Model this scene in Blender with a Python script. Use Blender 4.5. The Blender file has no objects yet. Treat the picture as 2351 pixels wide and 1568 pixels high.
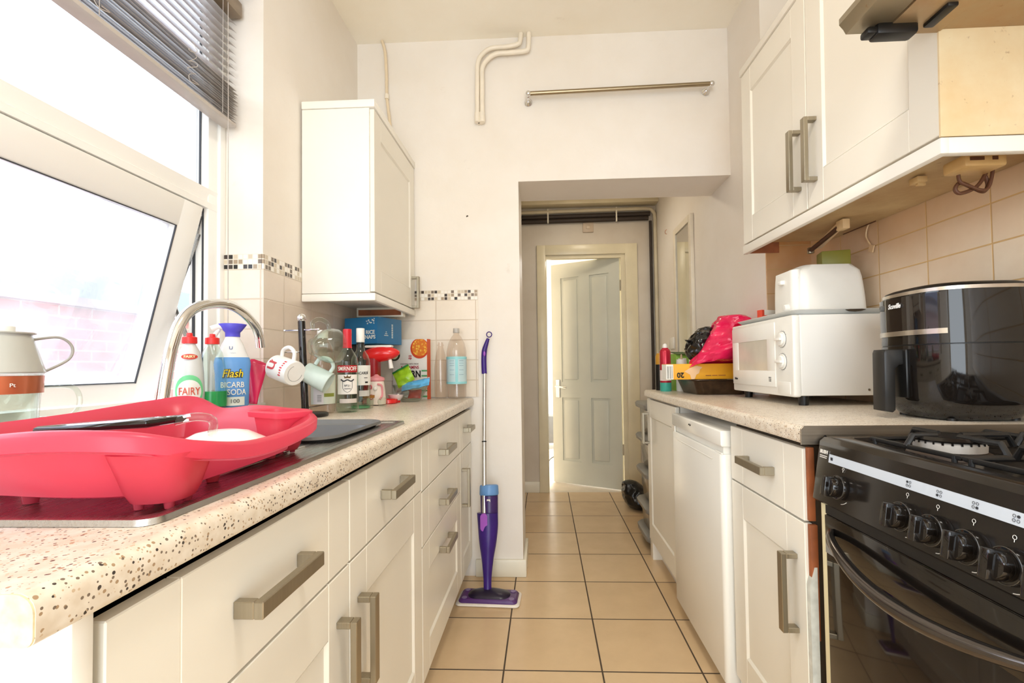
import bpy, bmesh, math, random
from mathutils import Vector, Matrix, noise
PI = math.pi
random.seed(7)
SC = bpy.context.scene
COL = SC.collection

# ------------------------------------------------------------------ camera
CAM_POS = Vector((0, 0, 1.05))
CAM_F = Vector((-0.0441788, 0.99863468, 0.02787476))
CAM_R = Vector((0.99891817, 0.04456237, -0.01329225))
CAM_U = Vector((0.01451627, -0.02725737, 0.99952304))
FPX, CX, CY = 1066.7778, 1201.6, 811.9
cam = bpy.data.cameras.new('camera')
cam.sensor_width = 36
cam.lens = 36 * FPX / 2351
cam.shift_x = (1175.5 - CX) / 2351
cam.shift_y = (CY - 784) / 2351
cam.clip_start = 0.02
camo = bpy.data.objects.new('camera', cam)
COL.objects.link(camo)
rot = Matrix((CAM_R, CAM_U, -CAM_F)).transposed()
camo.matrix_world = Matrix.Translation(CAM_POS) @ rot.to_4x4()
SC.camera = camo

# ------------------------------------------------------------------ colour management and lights
SC.view_settings.view_transform = 'Standard'
SC.view_settings.look = 'None'
SC.view_settings.gamma = 1
SC.view_settings.use_curve_mapping = False
SC.view_settings.exposure = 0.13
SC.cycles.max_bounces = 10
SC.cycles.diffuse_bounces = 5
SC.cycles.glossy_bounces = 5
SC.cycles.transmission_bounces = 10
SC.cycles.transparent_max_bounces = 16
SC.cycles.caustics_reflective = False
SC.cycles.caustics_refractive = False
SC.cycles.sample_clamp_indirect = 6
SC.cycles.use_denoising = True

world = bpy.data.worlds.new('overcast_sky')
SC.world = world
world.use_nodes = True
bg = world.node_tree.nodes['Background']
bg.inputs[0].default_value = (0.84, 0.925, 1.0, 1)
bg.inputs[1].default_value = 5.8

def area(name, loc, rot, sx, sy, power, color):
    l = bpy.data.lights.new(name, 'AREA')
    l.shape = 'RECTANGLE'; l.size = sx; l.size_y = sy
    l.energy = power; l.color = color
    o = bpy.data.objects.new(name, l)
    o.location = loc; o.rotation_euler = rot
    COL.objects.link(o)
    return o

def portal(name, loc, rot, sx, sy):
    o = area(name, loc, rot, sx, sy, 1, (1, 1, 1))
    o.data.cycles.is_portal = True
    return o
portal('window_portal', (-1.30, 0.77, 1.65), (0, -PI / 2, 0), 1.45, 1.6)
portal('rear_opening_portal', (0.05, -1.72, 1.15), (PI / 2, 0, 0), 1.7, 2.1)  # guides sky light through the unseen opening behind the camera
# unseen lamps added to brighten the kitchen, the passage and the room beyond (their shades are built below)
area('kitchen_fill_light', (0.1, 0.35, 2.64), (0, 0, 0), 0.30, 0.30, 12, (1.0, 0.95, 0.88))
area('passage_fill_light', (0.35, 3.25, 2.33), (0, 0, 0), 0.18, 0.18, 2.5, (1.0, 0.88, 0.70))
area('beyond_fill_light', (0.4, 5.4, 2.30), (0, 0, 0), 0.5, 0.5, 120, (1.0, 0.98, 0.94))

# ------------------------------------------------------------------ pixel measurement helper: where the ray of a photo pixel meets a real plane
def at(u, v, **k):
    d = CAM_F + (u - CX) / FPX * CAM_R - (v - CY) / FPX * CAM_U
    (a, val), = k.items()
    i = 'XYZ'.index(a)
    return CAM_POS + d * ((val - CAM_POS[i]) / d[i])

# ------------------------------------------------------------------ materials
def srgb(r, g, b):
    f = lambda c: c / 255 / 12.92 if c / 255 <= 0.04045 else ((c / 255 + 0.055) / 1.055) ** 2.4
    return (f(r), f(g), f(b), 1)

class NT:
    def __init__(s, name):
        s.m = bpy.data.materials.new(name)
        s.m.use_nodes = True
        s.t = s.m.node_tree
        s.b = s.t.nodes['Principled BSDF']
    def n(s, kind, **k):
        nd = s.t.nodes.new(kind)
        for a, v in k.items():
            if isinstance(a, str) and hasattr(nd, a): setattr(nd, a, v)
        return nd
    def l(s, a, b): s.t.links.new(a, b)
    def val(s, sock, v):
        if hasattr(v, 'default_value') and not isinstance(v, (int, float, tuple)): s.l(v, sock)
        else: sock.default_value = v
    def math(s, op, a, b=0.0, c=0.0):
        nd = s.n('ShaderNodeMath', operation=op)
        s.val(nd.inputs[0], a); s.val(nd.inputs[1], b); s.val(nd.inputs[2], c)
        return nd.outputs[0]
    def mix(s, f, a, b):
        nd = s.n('ShaderNodeMix', data_type='RGBA')
        s.val(nd.inputs[0], f); s.val(nd.inputs[6], a); s.val(nd.inputs[7], b)
        return nd.outputs[2]
    def pos(s):
        g = s.n('ShaderNodeNewGeometry'); x = s.n('ShaderNodeSeparateXYZ')
        s.l(g.outputs['Position'], x.inputs[0])
        return g.outputs['Position'], x.outputs
    def obj(s):
        g = s.n('ShaderNodeTexCoord')
        return g.outputs['Object']
    def noise(s, vec, scale, detail=3, rough=0.5):
        nd = s.n('ShaderNodeTexNoise')
        s.l(vec, nd.inputs['Vector']); nd.inputs['Scale'].default_value = scale
        nd.inputs['Detail'].default_value = detail; nd.inputs['Roughness'].default_value = rough
        return nd.outputs['Fac']
    def ramp(s, f, lo, hi):
        nd = s.n('ShaderNodeMapRange'); s.l(f, nd.inputs[0])
        nd.inputs[1].default_value = lo; nd.inputs[2].default_value = hi
        return nd.outputs[0]
    def bump(s, h, strength=0.3, dist=0.002):
        nd = s.n('ShaderNodeBump'); s.l(h, nd.inputs['Height'])
        nd.inputs['Strength'].default_value = strength; nd.inputs['Distance'].default_value = dist
        s.l(nd.outputs[0], s.b.inputs['Normal'])

def P(name, col, rough=0.5, metal=0.0, var=0.04, scale=12, bump=0.0, bscale=60, trans=0.0, ior=1.45, alpha=1.0, coat=0.0, sss=0.0, aniso=0.0, emis=None):
    w = NT(name)
    c = srgb(*col)
    v = w.obj()
    f = w.noise(v, scale)
    d = tuple(max(0, x * (1 - var * 2)) for x in c[:3]) + (1,)
    h = tuple(min(1, x * (1 + var)) for x in c[:3]) + (1,)
    w.l(w.mix(w.ramp(f, 0.3, 0.7), d, h), w.b.inputs['Base Color'])
    w.b.inputs['Roughness'].default_value = rough
    w.b.inputs['Metallic'].default_value = metal
    w.b.inputs['Transmission Weight'].default_value = trans
    w.b.inputs['IOR'].default_value = ior
    w.b.inputs['Alpha'].default_value = alpha
    w.b.inputs['Coat Weight'].default_value = coat
    w.b.inputs['Anisotropic'].default_value = aniso
    if sss:
        w.b.inputs['Subsurface Weight'].default_value = sss
        w.b.inputs['Subsurface Radius'].default_value = (0.02, 0.006, 0.004)
    if emis:
        w.b.inputs['Emission Color'].default_value = srgb(*col); w.b.inputs['Emission Strength'].default_value = emis
    if bump: w.bump(w.noise(v, bscale, 4), bump, 0.002)
    return w.m

def painted_wall(name, col, col2):
    w = NT(name); p, x = w.pos()
    a = w.ramp(w.noise(p, 1.4, 5, 0.6), 0.35, 0.7)
    c = w.mix(a, srgb(*col), srgb(*col2))
    s = w.ramp(w.noise(p, 9, 6, 0.7), 0.66, 0.8)
    c = w.mix(w.math('MULTIPLY', s, 0.25), c, srgb(168, 150, 126))
    w.l(c, w.b.inputs['Base Color'])
    w.b.inputs['Roughness'].default_value = 0.65
    w.bump(w.noise(p, 22, 6, 0.65), 0.25, 0.004)
    return w.m

def tiles(name, ax, u0, du, v0, dv, gw, base, base2, grout, greasy=0.0):
    """ceramic tiles with grout lines; ax = world axes of the tile plane, e.g. 'XZ'"""
    w = NT(name); p, x = w.pos()
    A, Bx = x['XYZ'.index(ax[0])], x['XYZ'.index(ax[1])]
    def line(c, o, d):
        t = w.math('DIVIDE', w.math('SUBTRACT', c, o), d)
        fr = w.math('ABSOLUTE', w.math('SUBTRACT', w.math('FRACT', w.math('ADD', t, 0.5)), 0.5))
        return w.math('MULTIPLY', fr, d), w.math('FLOOR', t)
    d1, i1 = line(A, u0, du); d2, i2 = line(Bx, v0, dv)
    dist = w.math('MINIMUM', d1, d2)
    g = w.n('ShaderNodeMapRange'); w.l(dist, g.inputs[0])
    g.inputs[1].default_value = gw * 0.35; g.inputs[2].default_value = gw * 0.65
    cell = w.n('ShaderNodeCombineXYZ'); w.l(i1, cell.inputs[0]); w.l(i2, cell.inputs[1])
    wn = w.n('ShaderNodeTexWhiteNoise'); w.l(cell.outputs[0], wn.inputs['Vector'])
    c = w.mix(wn.outputs['Value'], srgb(*base), srgb(*base2))
    cl = w.ramp(w.noise(p, 6, 5, 0.6), 0.3, 0.75)
    c = w.mix(w.math('MULTIPLY', cl, 0.35), c, srgb(*[max(0, int(q * 0.86)) for q in base2]))
    if greasy:
        gr = w.ramp(w.noise(p, 3.2, 4, 0.6), 0.42, 0.72)
        top = w.ramp(x[2], 1.30, 1.56)
        c = w.mix(w.math('MULTIPLY', w.math('ADD', w.math('MULTIPLY', gr, 0.5), top), greasy), c, srgb(196, 140, 84))
    c = w.mix(g.outputs[0], srgb(*grout), c)
    w.l(c, w.b.inputs['Base Color'])
    r = w.math('MULTIPLY_ADD', g.outputs[0], -0.55, 0.78)
    w.l(r, w.b.inputs['Roughness'])
    hh = w.math('MULTIPLY_ADD', w.noise(p, 14, 3), 0.25, g.outputs[0])
    w.bump(hh, 0.45, 0.0016)
    return w.m

def mosaic(name, ax, u0, v0):
    w = NT(name); p, x = w.pos()
    A, Bx = x['XYZ'.index(ax[0])], x['XYZ'.index(ax[1])]
    d = 0.0172
    def line(c, o):
        t = w.math('DIVIDE', w.math('SUBTRACT', c, o), d)
        return w.math('ABSOLUTE', w.math('SUBTRACT', w.math('FRACT', w.math('ADD', t, 0.5)), 0.5)), w.math('FLOOR', t)
    d1, i1 = line(A, u0); d2, i2 = line(Bx, v0)
    g = w.math('GREATER_THAN', w.math('MINIMUM', d1, d2), 0.09)
    cell = w.n('ShaderNodeCombineXYZ'); w.l(i1, cell.inputs[0]); w.l(i2, cell.inputs[1])
    wn = w.n('ShaderNodeTexWhiteNoise'); w.l(cell.outputs[0], wn.inputs['Vector'])
    cr = w.n('ShaderNodeValToRGB'); cr.color_ramp.interpolation = 'CONSTANT'
    e = cr.color_ramp.elements
    e[0].position = 0; e[0].color = srgb(238, 232, 220)
    e[1].position = 0.36; e[1].color = srgb(205, 190, 165)
    for ps, cc in ((0.55, (120, 105, 90)), (0.68, (62, 52, 46)), (0.82, (165, 145, 120)), (0.92, (30, 26, 24))):
        el = e.new(ps); el.color = srgb(*cc)
    w.l(wn.outputs['Value'], cr.inputs[0])
    c = w.mix(g, srgb(226, 216, 200), cr.outputs[0])
    w.l(c, w.b.inputs['Base Color'])
    w.b.inputs['Roughness'].default_value = 0.2
    w.bump(g, 0.5, 0.001)
    return w.m

def worktop_mat():
    w = NT('speckled_laminate'); p, x = w.pos()
    base = w.mix(w.ramp(w.noise(p, 60, 4), 0.35, 0.65), srgb(230, 220, 204), srgb(216, 202, 182))
    for sc, th, col in ((190, 0.20, (168, 140, 108)), (240, 0.20, (120, 104, 88)), (300, 0.20, (200, 176, 146)), (165, 0.14, (66, 58, 52))):
        vo = w.n('ShaderNodeTexVoronoi'); vo.inputs['Scale'].default_value = sc
        mp = w.n('ShaderNodeMapping'); mp.inputs['Location'].default_value = (sc * 0.37, sc * .11, sc * .7)
        w.l(p, mp.inputs[0]); w.l(mp.outputs[0], vo.inputs['Vector'])
        wn = w.n('ShaderNodeSeparateColor'); w.l(vo.outputs['Color'], wn.inputs[0])
        near = w.math('LESS_THAN', vo.outputs['Distance'], w.math('MULTIPLY', wn.outputs[0], th * 2.0))
        keep = w.math('GREATER_THAN', wn.outputs[1], 0.62)
        base = w.mix(w.math('MULTIPLY', near, keep), base, srgb(*col))
    w.l(base, w.b.inputs['Base Color'])
    w.b.inputs['Roughness'].default_value = 0.28
    return w.m

def greasy_panel(name, col, stain, amount=0.8, rough=0.4, metal=0.0):
    w = NT(name); p, x = w.pos()
    f = w.ramp(w.noise(p, 3.5, 6, 0.65), 0.3, 0.75)
    f2 = w.ramp(w.noise(p, 45, 3, 0.7), 0.66, 0.74)
    c = w.mix(w.math('MULTIPLY', f, amount), srgb(*col), srgb(*stain))
    c = w.mix(w.math('MULTIPLY', f2, 0.45), c, srgb(140, 92, 44))
    w.l(c, w.b.inputs['Base Color'])
    w.b.inputs['Roughness'].default_value = rough
    w.b.inputs['Metallic'].default_value = metal
    w.bump(w.noise(p, 30, 4), 0.15, 0.002)
    return w.m

def brick_mat():
    w = NT('outdoor_brick'); p, x = w.pos()
    c = w.n('ShaderNodeCombineXYZ'); w.l(x[1], c.inputs[0]); w.l(x[2], c.inputs[1])
    b = w.n('ShaderNodeTexBrick'); w.l(c.outputs[0], b.inputs['Vector'])
    b.inputs['Scale'].default_value = 1; b.inputs['Brick Width'].default_value = 0.225; b.inputs['Row Height'].default_value = 0.075
    b.inputs['Mortar Size'].default_value = 0.006
    b.inputs['Color1'].default_value = srgb(204, 160, 152); b.inputs['Color2'].default_value = srgb(190, 140, 136); b.inputs['Mortar'].default_value = srgb(190, 176, 160)
    w.l(b.outputs[0], w.b.inputs['Base Color']); w.b.inputs['Roughness'].default_value = 0.9
    return w.m

def brushed(name, col, rough, axis='Y', stretch=60):
    w = NT(name); p, x = w.pos()
    mp = w.n('ShaderNodeMapping'); w.l(p, mp.inputs[0])
    s = [stretch * 6] * 3; s['XYZ'.index(axis)] = 3
    mp.inputs['Scale'].default_value = s
    f = w.noise(mp.outputs[0], 1, 3)
    w.l(w.mix(f, srgb(*[int(q * 0.88) for q in col]), srgb(*col)), w.b.inputs['Base Color'])
    w.b.inputs['Metallic'].default_value = 1
    w.l(w.math('MULTIPLY_ADD', f, 0.12, rough), w.b.inputs['Roughness'])
    return w.m

def glassy(name, col, rough=0.02, ior=1.45, trans=1.0):
    w = NT(name)
    w.b.inputs['Base Color'].default_value = srgb(*col)
    w.b.inputs['Roughness'].default_value = rough
    w.b.inputs['Transmission Weight'].default_value = trans
    w.b.inputs['IOR'].default_value = ior
    return w.m

def pane_mat(name, tint, haze=0.06):
    """window pane: clear glass that lets light through, with a film of dirt whose haze also paints in glare"""
    w = NT(name); t = w.t
    for nd in list(t.nodes):
        if nd.type == 'BSDF_PRINCIPLED': t.nodes.remove(nd)
    out = [n for n in t.nodes if n.type == 'OUTPUT_MATERIAL'][0]
    tr = w.n('ShaderNodeBsdfTransparent'); tr.inputs[0].default_value = tint
    gl = w.n('ShaderNodeBsdfGlossy'); gl.inputs['Roughness'].default_value = 0.02
    df = w.n('ShaderNodeBsdfTranslucent'); df.inputs[0].default_value = (0.9, 0.9, 0.95, 1)
    fr = w.n('ShaderNodeFresnel'); fr.inputs[0].default_value = 1.45
    m1 = w.n('ShaderNodeMixShader'); w.l(w.math('MULTIPLY', fr.outputs[0], 0.6), m1.inputs[0]); w.l(tr.outputs[0], m1.inputs[1]); w.l(gl.outputs[0], m1.inputs[2])
    m2 = w.n('ShaderNodeMixShader')
    p, x = w.pos()
    w.l(w.math('MULTIPLY_ADD', w.noise(p, 7, 6, .7), haze, haze * .4), m2.inputs[0])
    w.l(m1.outputs[0], m2.inputs[1]); w.l(df.outputs[0], m2.inputs[2])
    w.l(m2.outputs[0], out.inputs[0])
    return w.m

M = {}
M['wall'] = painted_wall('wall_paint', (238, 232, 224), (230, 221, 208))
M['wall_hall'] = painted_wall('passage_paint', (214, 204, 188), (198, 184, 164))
M['ceiling'] = painted_wall('ceiling_paint', (250, 244, 230), (244, 235, 216))
M['cream'] = P('cream_door', (236, 231, 218), 0.32, var=0.015, scale=3)
M['cream_side'] = P('cream_carcass', (242, 238, 228), 0.4, var=0.015, scale=3)
M['gloss_white'] = P('white_enamel', (240, 238, 230), 0.2, var=0.01, scale=3)
M['white'] = P('white_plastic', (240, 238, 230), 0.35, var=0.015)
M['white_paint'] = P('white_gloss_paint', (234, 228, 210), 0.3, var=0.03, scale=5)
M['yellow_paint'] = P('aged_gloss_paint', (224, 212, 180), 0.3, var=0.04, scale=5)
M['upvc'] = P('white_upvc', (240, 238, 232), 0.25, var=0.01, scale=4)
M['rubber'] = P('dark_gasket', (60, 62, 66), 0.6)
M['nickel'] = brushed('brushed_nickel', (176, 166, 146), 0.30, 'Z')
M['chrome'] = P('chrome', (225, 225, 225), 0.08, metal=1, var=0.01)
M['steel'] = brushed('stainless_steel', (190, 188, 184), 0.22, 'Y')
M['steel_trim'] = brushed('brushed_trim', (172, 160, 144), 0.30, 'X')
M['black'] = P('black_plastic', (22, 21, 20), 0.35, var=0.1)
M['black_gloss'] = P('black_gloss', (24, 20, 17), 0.08, var=0.05, coat=0.3)
M['black_enamel'] = P('black_enamel', (30, 26, 23), 0.16, var=0.08)
M['iron'] = P('cast_iron', (26, 25, 24), 0.45, var=0.1, bump=0.2)
M['oven_glass'] = P('dark_oven_glass', (26, 19, 14), 0.05, var=0.05)
M['grey'] = P('grey_plastic', (108, 108, 106), 0.4)
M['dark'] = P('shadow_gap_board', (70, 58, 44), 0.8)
M['chipboard'] = P('raw_chipboard', (232, 216, 178), 0.85, var=0.12, scale=90, bump=0.4, bscale=120)
M['brown_wood'] = P('brown_board', (150, 84, 46), 0.6, var=0.15, scale=20)
M['worktop'] = worktop_mat()
M['copper'] = P('copper', (196, 120, 80), 0.2, metal=1)
def thin_glass(name, tint, gloss=0.8, rough=0.02):
    """thin-walled clear glass or plastic"""
    w = NT(name); t = w.t; t.nodes.remove(w.b)
    out = [n for n in t.nodes if n.type == 'OUTPUT_MATERIAL'][0]
    tr = w.n('ShaderNodeBsdfTransparent'); tr.inputs[0].default_value = srgb(*tint)
    gl = w.n('ShaderNodeBsdfGlossy'); gl.inputs['Roughness'].default_value = rough
    lw = w.n('ShaderNodeLayerWeight'); lw.inputs[0].default_value = 0.5
    f = w.math('MULTIPLY_ADD', w.math('POWER', lw.outputs['Facing'], 3.0), gloss, 0.05)
    m1 = w.n('ShaderNodeMixShader'); w.l(f, m1.inputs[0]); w.l(tr.outputs[0], m1.inputs[1]); w.l(gl.outputs[0], m1.inputs[2])
    w.l(m1.outputs[0], out.inputs[0])
    return w.m
M['glass'] = thin_glass('clear_glass', (244, 248, 244))
M['pet'] = thin_glass('clear_plastic', (250, 246, 242), 0.6, 0.06)
M['red_black_cable'] = P('brown_cable', (92, 56, 34), 0.6)
M['lamp'] = P('added_lamp_diffuser', (255, 242, 222), 0.5, emis=14)  # glow of the added, unseen ceiling lamps

# ------------------------------------------------------------------ mesh building
def sm(x): return x * x * (3 - 2 * x)

class B:
    def __init__(s): s.bm = bmesh.new(); s.k = 0
    def _add(s, t, mat=None):
        if mat is not None: bmesh.ops.transform(t, matrix=mat, verts=t.verts)
        me = bpy.data.meshes.new('tmp'); t.to_mesh(me); t.free()
        s.bm.from_mesh(me); bpy.data.meshes.remove(me)
        return s
    def box(s, x0, x1, y0, y1, z0, z1, bev=0.0, seg=2, rot=None, about=None):
        e = 4e-5 * (s.k % 8); s.k += 1      # neighbours in one part never share an exact plane
        x0 += e; x1 -= e; y0 += e; y1 -= e; z0 += e; z1 -= e
        t = bmesh.new(); bmesh.ops.create_cube(t, size=1)
        for v in t.verts:
            v.co = Vector(((x0 + x1) / 2 + v.co.x * (x1 - x0), (y0 + y1) / 2 + v.co.y * (y1 - y0), (z0 + z1) / 2 + v.co.z * (z1 - z0)))
        if bev: bmesh.ops.bevel(t, geom=t.edges[:], offset=bev, segments=seg, profile=0.5, affect='EDGES')
        m = None
        if rot is not None:
            c = Vector(about) if about else Vector(((x0 + x1) / 2, (y0 + y1) / 2, (z0 + z1) / 2))
            m = Matrix.Translation(c) @ rot @ Matrix.Translation(-c)
        return s._add(t, m)
    def cyl(s, p0, p1, r0, r1=None, seg=24, bev=0.0):
        r1 = r0 if r1 is None else r1
        p0, p1 = Vector(p0), Vector(p1); d = p1 - p0
        t = bmesh.new(); bmesh.ops.create_cone(t, cap_ends=True, segments=seg, radius1=r0, radius2=r1, depth=d.length)
        if bev:
            es = [e for e in t.edges if abs(e.verts[0].co.z - e.verts[1].co.z) < 1e-6]
            bmesh.ops.bevel(t, geom=es, offset=bev, segments=2, profile=0.5, affect='EDGES')
        return s._add(t, Matrix.Translation((p0 + p1) / 2) @ d.to_track_quat('Z', 'Y').to_matrix().to_4x4())
    def sphere(s, c, r, seg=24, sc=(1, 1, 1)):
        t = bmesh.new(); bmesh.ops.create_uvsphere(t, u_segments=seg, v_segments=seg // 2, radius=r)
        return s._add(t, Matrix.Translation(c) @ Matrix.Diagonal((*sc, 1)))
    def lathe(s, prof, c=(0, 0, 0), seg=40, mat=None, sx=1, sy=1, closed=False):
        """prof: (r, z) list revolved about z through c"""
        t = bmesh.new(); rings = []
        for r, z in prof:
            if r < 1e-6: rings.append([t.verts.new((0, 0, z))])
            else: rings.append([t.verts.new((r * math.cos(2 * PI * k / seg) * sx, r * math.sin(2 * PI * k / seg) * sy, z)) for k in range(seg)])
        prs = list(zip(rings, rings[1:])) + ([(rings[-1], rings[0])] if closed else [])
        for a, b in prs:
            for k in range(seg):
                j = (k + 1) % seg
                if len(a) == 1 and len(b) > 1: t.faces.new((a[0], b[k], b[j]))
                elif len(b) == 1 and len(a) > 1: t.faces.new((a[k], a[j], b[0]))
                elif len(a) > 1: t.faces.new((a[k], a[j], b[j], b[k]))
        bmesh.ops.recalc_face_normals(t, faces=t.faces)
        return s._add(t, Matrix.Translation(c) @ (mat if mat is not None else Matrix.Identity(4)))
    def tube(s, pts, r, seg=12, closed=False, smooth=0, flat=None):
        """round bar through pts; flat=(w,h) makes a rectangular section"""
        pts = [Vector(p) for p in pts]
        if smooth: pts = spline(pts, smooth, closed)
        n = len(pts); t = bmesh.new(); rings = []
        up = None
        for i, p in enumerate(pts):
            if closed: d = pts[(i + 1) % n] - pts[i - 1]
            else: d = pts[min(i + 1, n - 1)] - pts[max(i - 1, 0)]
            d.normalize()
            if up is None:
                up = Vector((0, 0, 1)) if abs(d.z) < 0.9 else Vector((1, 0, 0))
            a = (up - d * up.dot(d)).normalized(); b = d.cross(a); up = a
            rr = r(i / (n - 1)) if callable(r) else r
            if flat: rings.append([t.verts.new(p + a * flat[1] * y + b * flat[0] * x) for x, y in ((-.5, -.5), (.5, -.5), (.5, .5), (-.5, .5))])
            else: rings.append([t.verts.new(p + (a * math.cos(2 * PI * k / seg) + b * math.sin(2 * PI * k / seg)) * rr) for k in range(seg)])
        m = len(rings[0])
        for i in range(n - (0 if closed else 1)):
            A, C = rings[i], rings[(i + 1) % n]
            for k in range(m): t.faces.new((A[k], A[(k + 1) % m], C[(k + 1) % m], C[k]))
        if not closed: t.faces.new(rings[0][::-1]); t.faces.new(rings[-1])
        bmesh.ops.recalc_face_normals(t, faces=t.faces)
        return s._add(t)
    def prism(s, poly, axis, a0, a1, bev=0.0, seg=2):
        """poly: 2d points in the plane across axis (YZ for X, XZ for Y, XY for Z)"""
        f = {'X': lambda p, a: (a, p[0], p[1]), 'Y': lambda p, a: (p[0], a, p[1]), 'Z': lambda p, a: (p[0], p[1], a)}[axis]
        t = bmesh.new()
        A = [t.verts.new(f(p, a0)) for p in poly]; C = [t.verts.new(f(p, a1)) for p in poly]
        n = len(poly)
        for k in range(n): t.faces.new((A[k], A[(k + 1) % n], C[(k + 1) % n], C[k]))
        t.faces.new(A[::-1]); t.faces.new(C)
        bmesh.ops.recalc_face_normals(t, faces=t.faces)
        if bev:
            es = [e for e in t.edges if (e.verts[0] in A) == (e.verts[1] in A)]
            bmesh.ops.bevel(t, geom=es, offset=bev, segments=seg, profile=0.5, affect='EDGES')
        return s._add(t)
    def grid(s, f, nu, nv, cu=False, cv=False):
        t = bmesh.new()
        V = [[t.verts.new(f(i / (nu if cu else nu - 1), j / (nv if cv else nv - 1))) for j in range(nv)] for i in range(nu)]
        for i in range(nu - (0 if cu else 1)):
            for j in range(nv - (0 if cv else 1)):
                try: t.faces.new((V[i][j], V[(i + 1) % nu][j], V[(i + 1) % nu][(j + 1) % nv], V[i][(j + 1) % nv]))
                except ValueError: pass
        bmesh.ops.recalc_face_normals(t, faces=t.faces)
        return s._add(t)
    def rings(s, R, cap0=True, cap1=True):
        """loft closed rings of equal point count"""
        t = bmesh.new(); V = [[t.verts.new(p) for p in r] for r in R]; n = len(V[0])
        for a, b in zip(V, V[1:]):
            for k in range(n): t.faces.new((a[k], a[(k + 1) % n], b[(k + 1) % n], b[k]))
        if cap0: t.faces.new(V[0][::-1])
        if cap1: t.faces.new(V[-1])
        bmesh.ops.recalc_face_normals(t, faces=t.faces)
        return s._add(t)
    def text(s, body, size, fn, depth=0.0006, align='CENTER', font_scale=(1, 1), shear=0, bold=0.0):
        """letters laid out in x,y then mapped by fn(x, y, h) to the place they are printed"""
        cu = bpy.data.curves.new('t', 'FONT'); cu.body = body; cu.size = size; cu.align_x = align; cu.align_y = 'CENTER'
        cu.extrude = depth; cu.shear = shear; cu.offset = bold * size; cu.resolution_u = 3
        o = bpy.data.objects.new('t', cu); COL.objects.link(o)
        dg = bpy.context.evaluated_depsgraph_get(); dg.update()
        me = bpy.data.meshes.new_from_object(o.evaluated_get(dg))
        t = bmesh.new(); t.from_mesh(me)
        for v in t.verts: v.co = Vector(fn(v.co.x * font_scale[0], v.co.y * font_scale[1], v.co.z + depth))
        bpy.data.objects.remove(o); bpy.data.curves.remove(cu); bpy.data.meshes.remove(me)
        return s._add(t)
    def dashes(s, fn, rows):
        """illegible small print: bars (x0, x1, y, height) on a surface map"""
        for x0, x1, y, hh in rows:
            n = 5; R_ = []
            for h in (0, .0008):
                R_.append([fn(x0 + (x1 - x0) * q / n, y - hh / 2, h) for q in range(n + 1)] + [fn(x1 - (x1 - x0) * q / n, y + hh / 2, h) for q in range(n + 1)])
            s.rings(R_)
        return s
    def build(s, name, mat, parent=None, smooth=35, loc=None, sub=0, solid=0):
        bm = s.bm
        me = bpy.data.meshes.new(name)
        mats = mat if isinstance(mat, (list, tuple)) else [mat]
        if parent is not None:
            inv = WM[parent.name].inverted(); bmesh.ops.transform(bm, matrix=inv, verts=bm.verts)
            w = WM[parent.name].copy(); o = bpy.data.objects.new(name, me); o.parent = parent
        else:
            if loc is None:
                xs = [v.co for v in bm.verts]
                lo = Vector([min(c[i] for c in xs) for i in range(3)]); hi = Vector([max(c[i] for c in xs) for i in range(3)])
                loc = Vector(((lo.x + hi.x) / 2, (lo.y + hi.y) / 2, lo.z))
            loc = Vector(loc)
            bmesh.ops.translate(bm, vec=-loc, verts=bm.verts)
            o = bpy.data.objects.new(name, me); o.location = loc; w = Matrix.Translation(loc)
        bm.to_mesh(me); bm.free()
        for m_ in mats: me.materials.append(m_ if not isinstance(m_, str) else M[m_])
        if smooth:
            me.shade_smooth(); me.set_sharp_from_angle(angle=math.radians(smooth))
        COL.objects.link(o); WM[o.name] = w
        if sub: md = o.modifiers.new('s', 'SUBSURF'); md.levels = md.render_levels = sub
        if solid: md = o.modifiers.new('t', 'SOLIDIFY'); md.thickness = solid; md.offset = 0
        return o
WM = {}

def spline(pts, k=6, closed=False):
    pts = [Vector(p) for p in pts]; n = len(pts); out = []
    rng = range(n) if closed else range(n - 1)
    for i in rng:
        if closed: p0, p1, p2, p3 = pts[i - 1], pts[i], pts[(i + 1) % n], pts[(i + 2) % n]
        else: p0, p1, p2, p3 = pts[max(i - 1, 0)], pts[i], pts[i + 1], pts[min(i + 2, n - 1)]
        for j in range(k):
            t = j / k
            out.append(0.5 * ((2 * p1) + (p2 - p0) * t + (2 * p0 - 5 * p1 + 4 * p2 - p3) * t * t + (3 * p1 - p0 - 3 * p2 + p3) * t ** 3))
    if not closed: out.append(pts[-1])
    return out

def thing(name, label, cat, loc=(0, 0, 0), group=None, rot=None):
    o = bpy.data.objects.new(name, None); COL.objects.link(o)
    o.empty_display_size = 0.05
    o.location = loc
    m = Matrix.Translation(loc)
    if rot is not None:
        o.rotation_euler = rot.to_euler(); m = m @ rot.to_4x4()
    WM[o.name] = m
    return tag(o, label, cat, group)

def tag(o, label, cat, group=None, kind=None):
    o['label'] = label; o['category'] = cat
    if group: o['group'] = group
    if kind: o['kind'] = kind
    return o

def struct(o):
    o['kind'] = 'structure'
    return o

def flat(o, r, u):
    """map letters onto a flat face: o origin, r right, u up"""
    o, r, u = Vector(o), Vector(r).normalized(), Vector(u).normalized(); n = r.cross(u)
    return lambda x, y, h: o + r * x + u * y + n * h

def round_cyl(cx, cy, z, rad, th):
    return lambda x, y, h: Vector((cx + (rad + h) * math.cos(th + x / rad), cy + (rad + h) * math.sin(th + x / rad), z + y))

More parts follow.
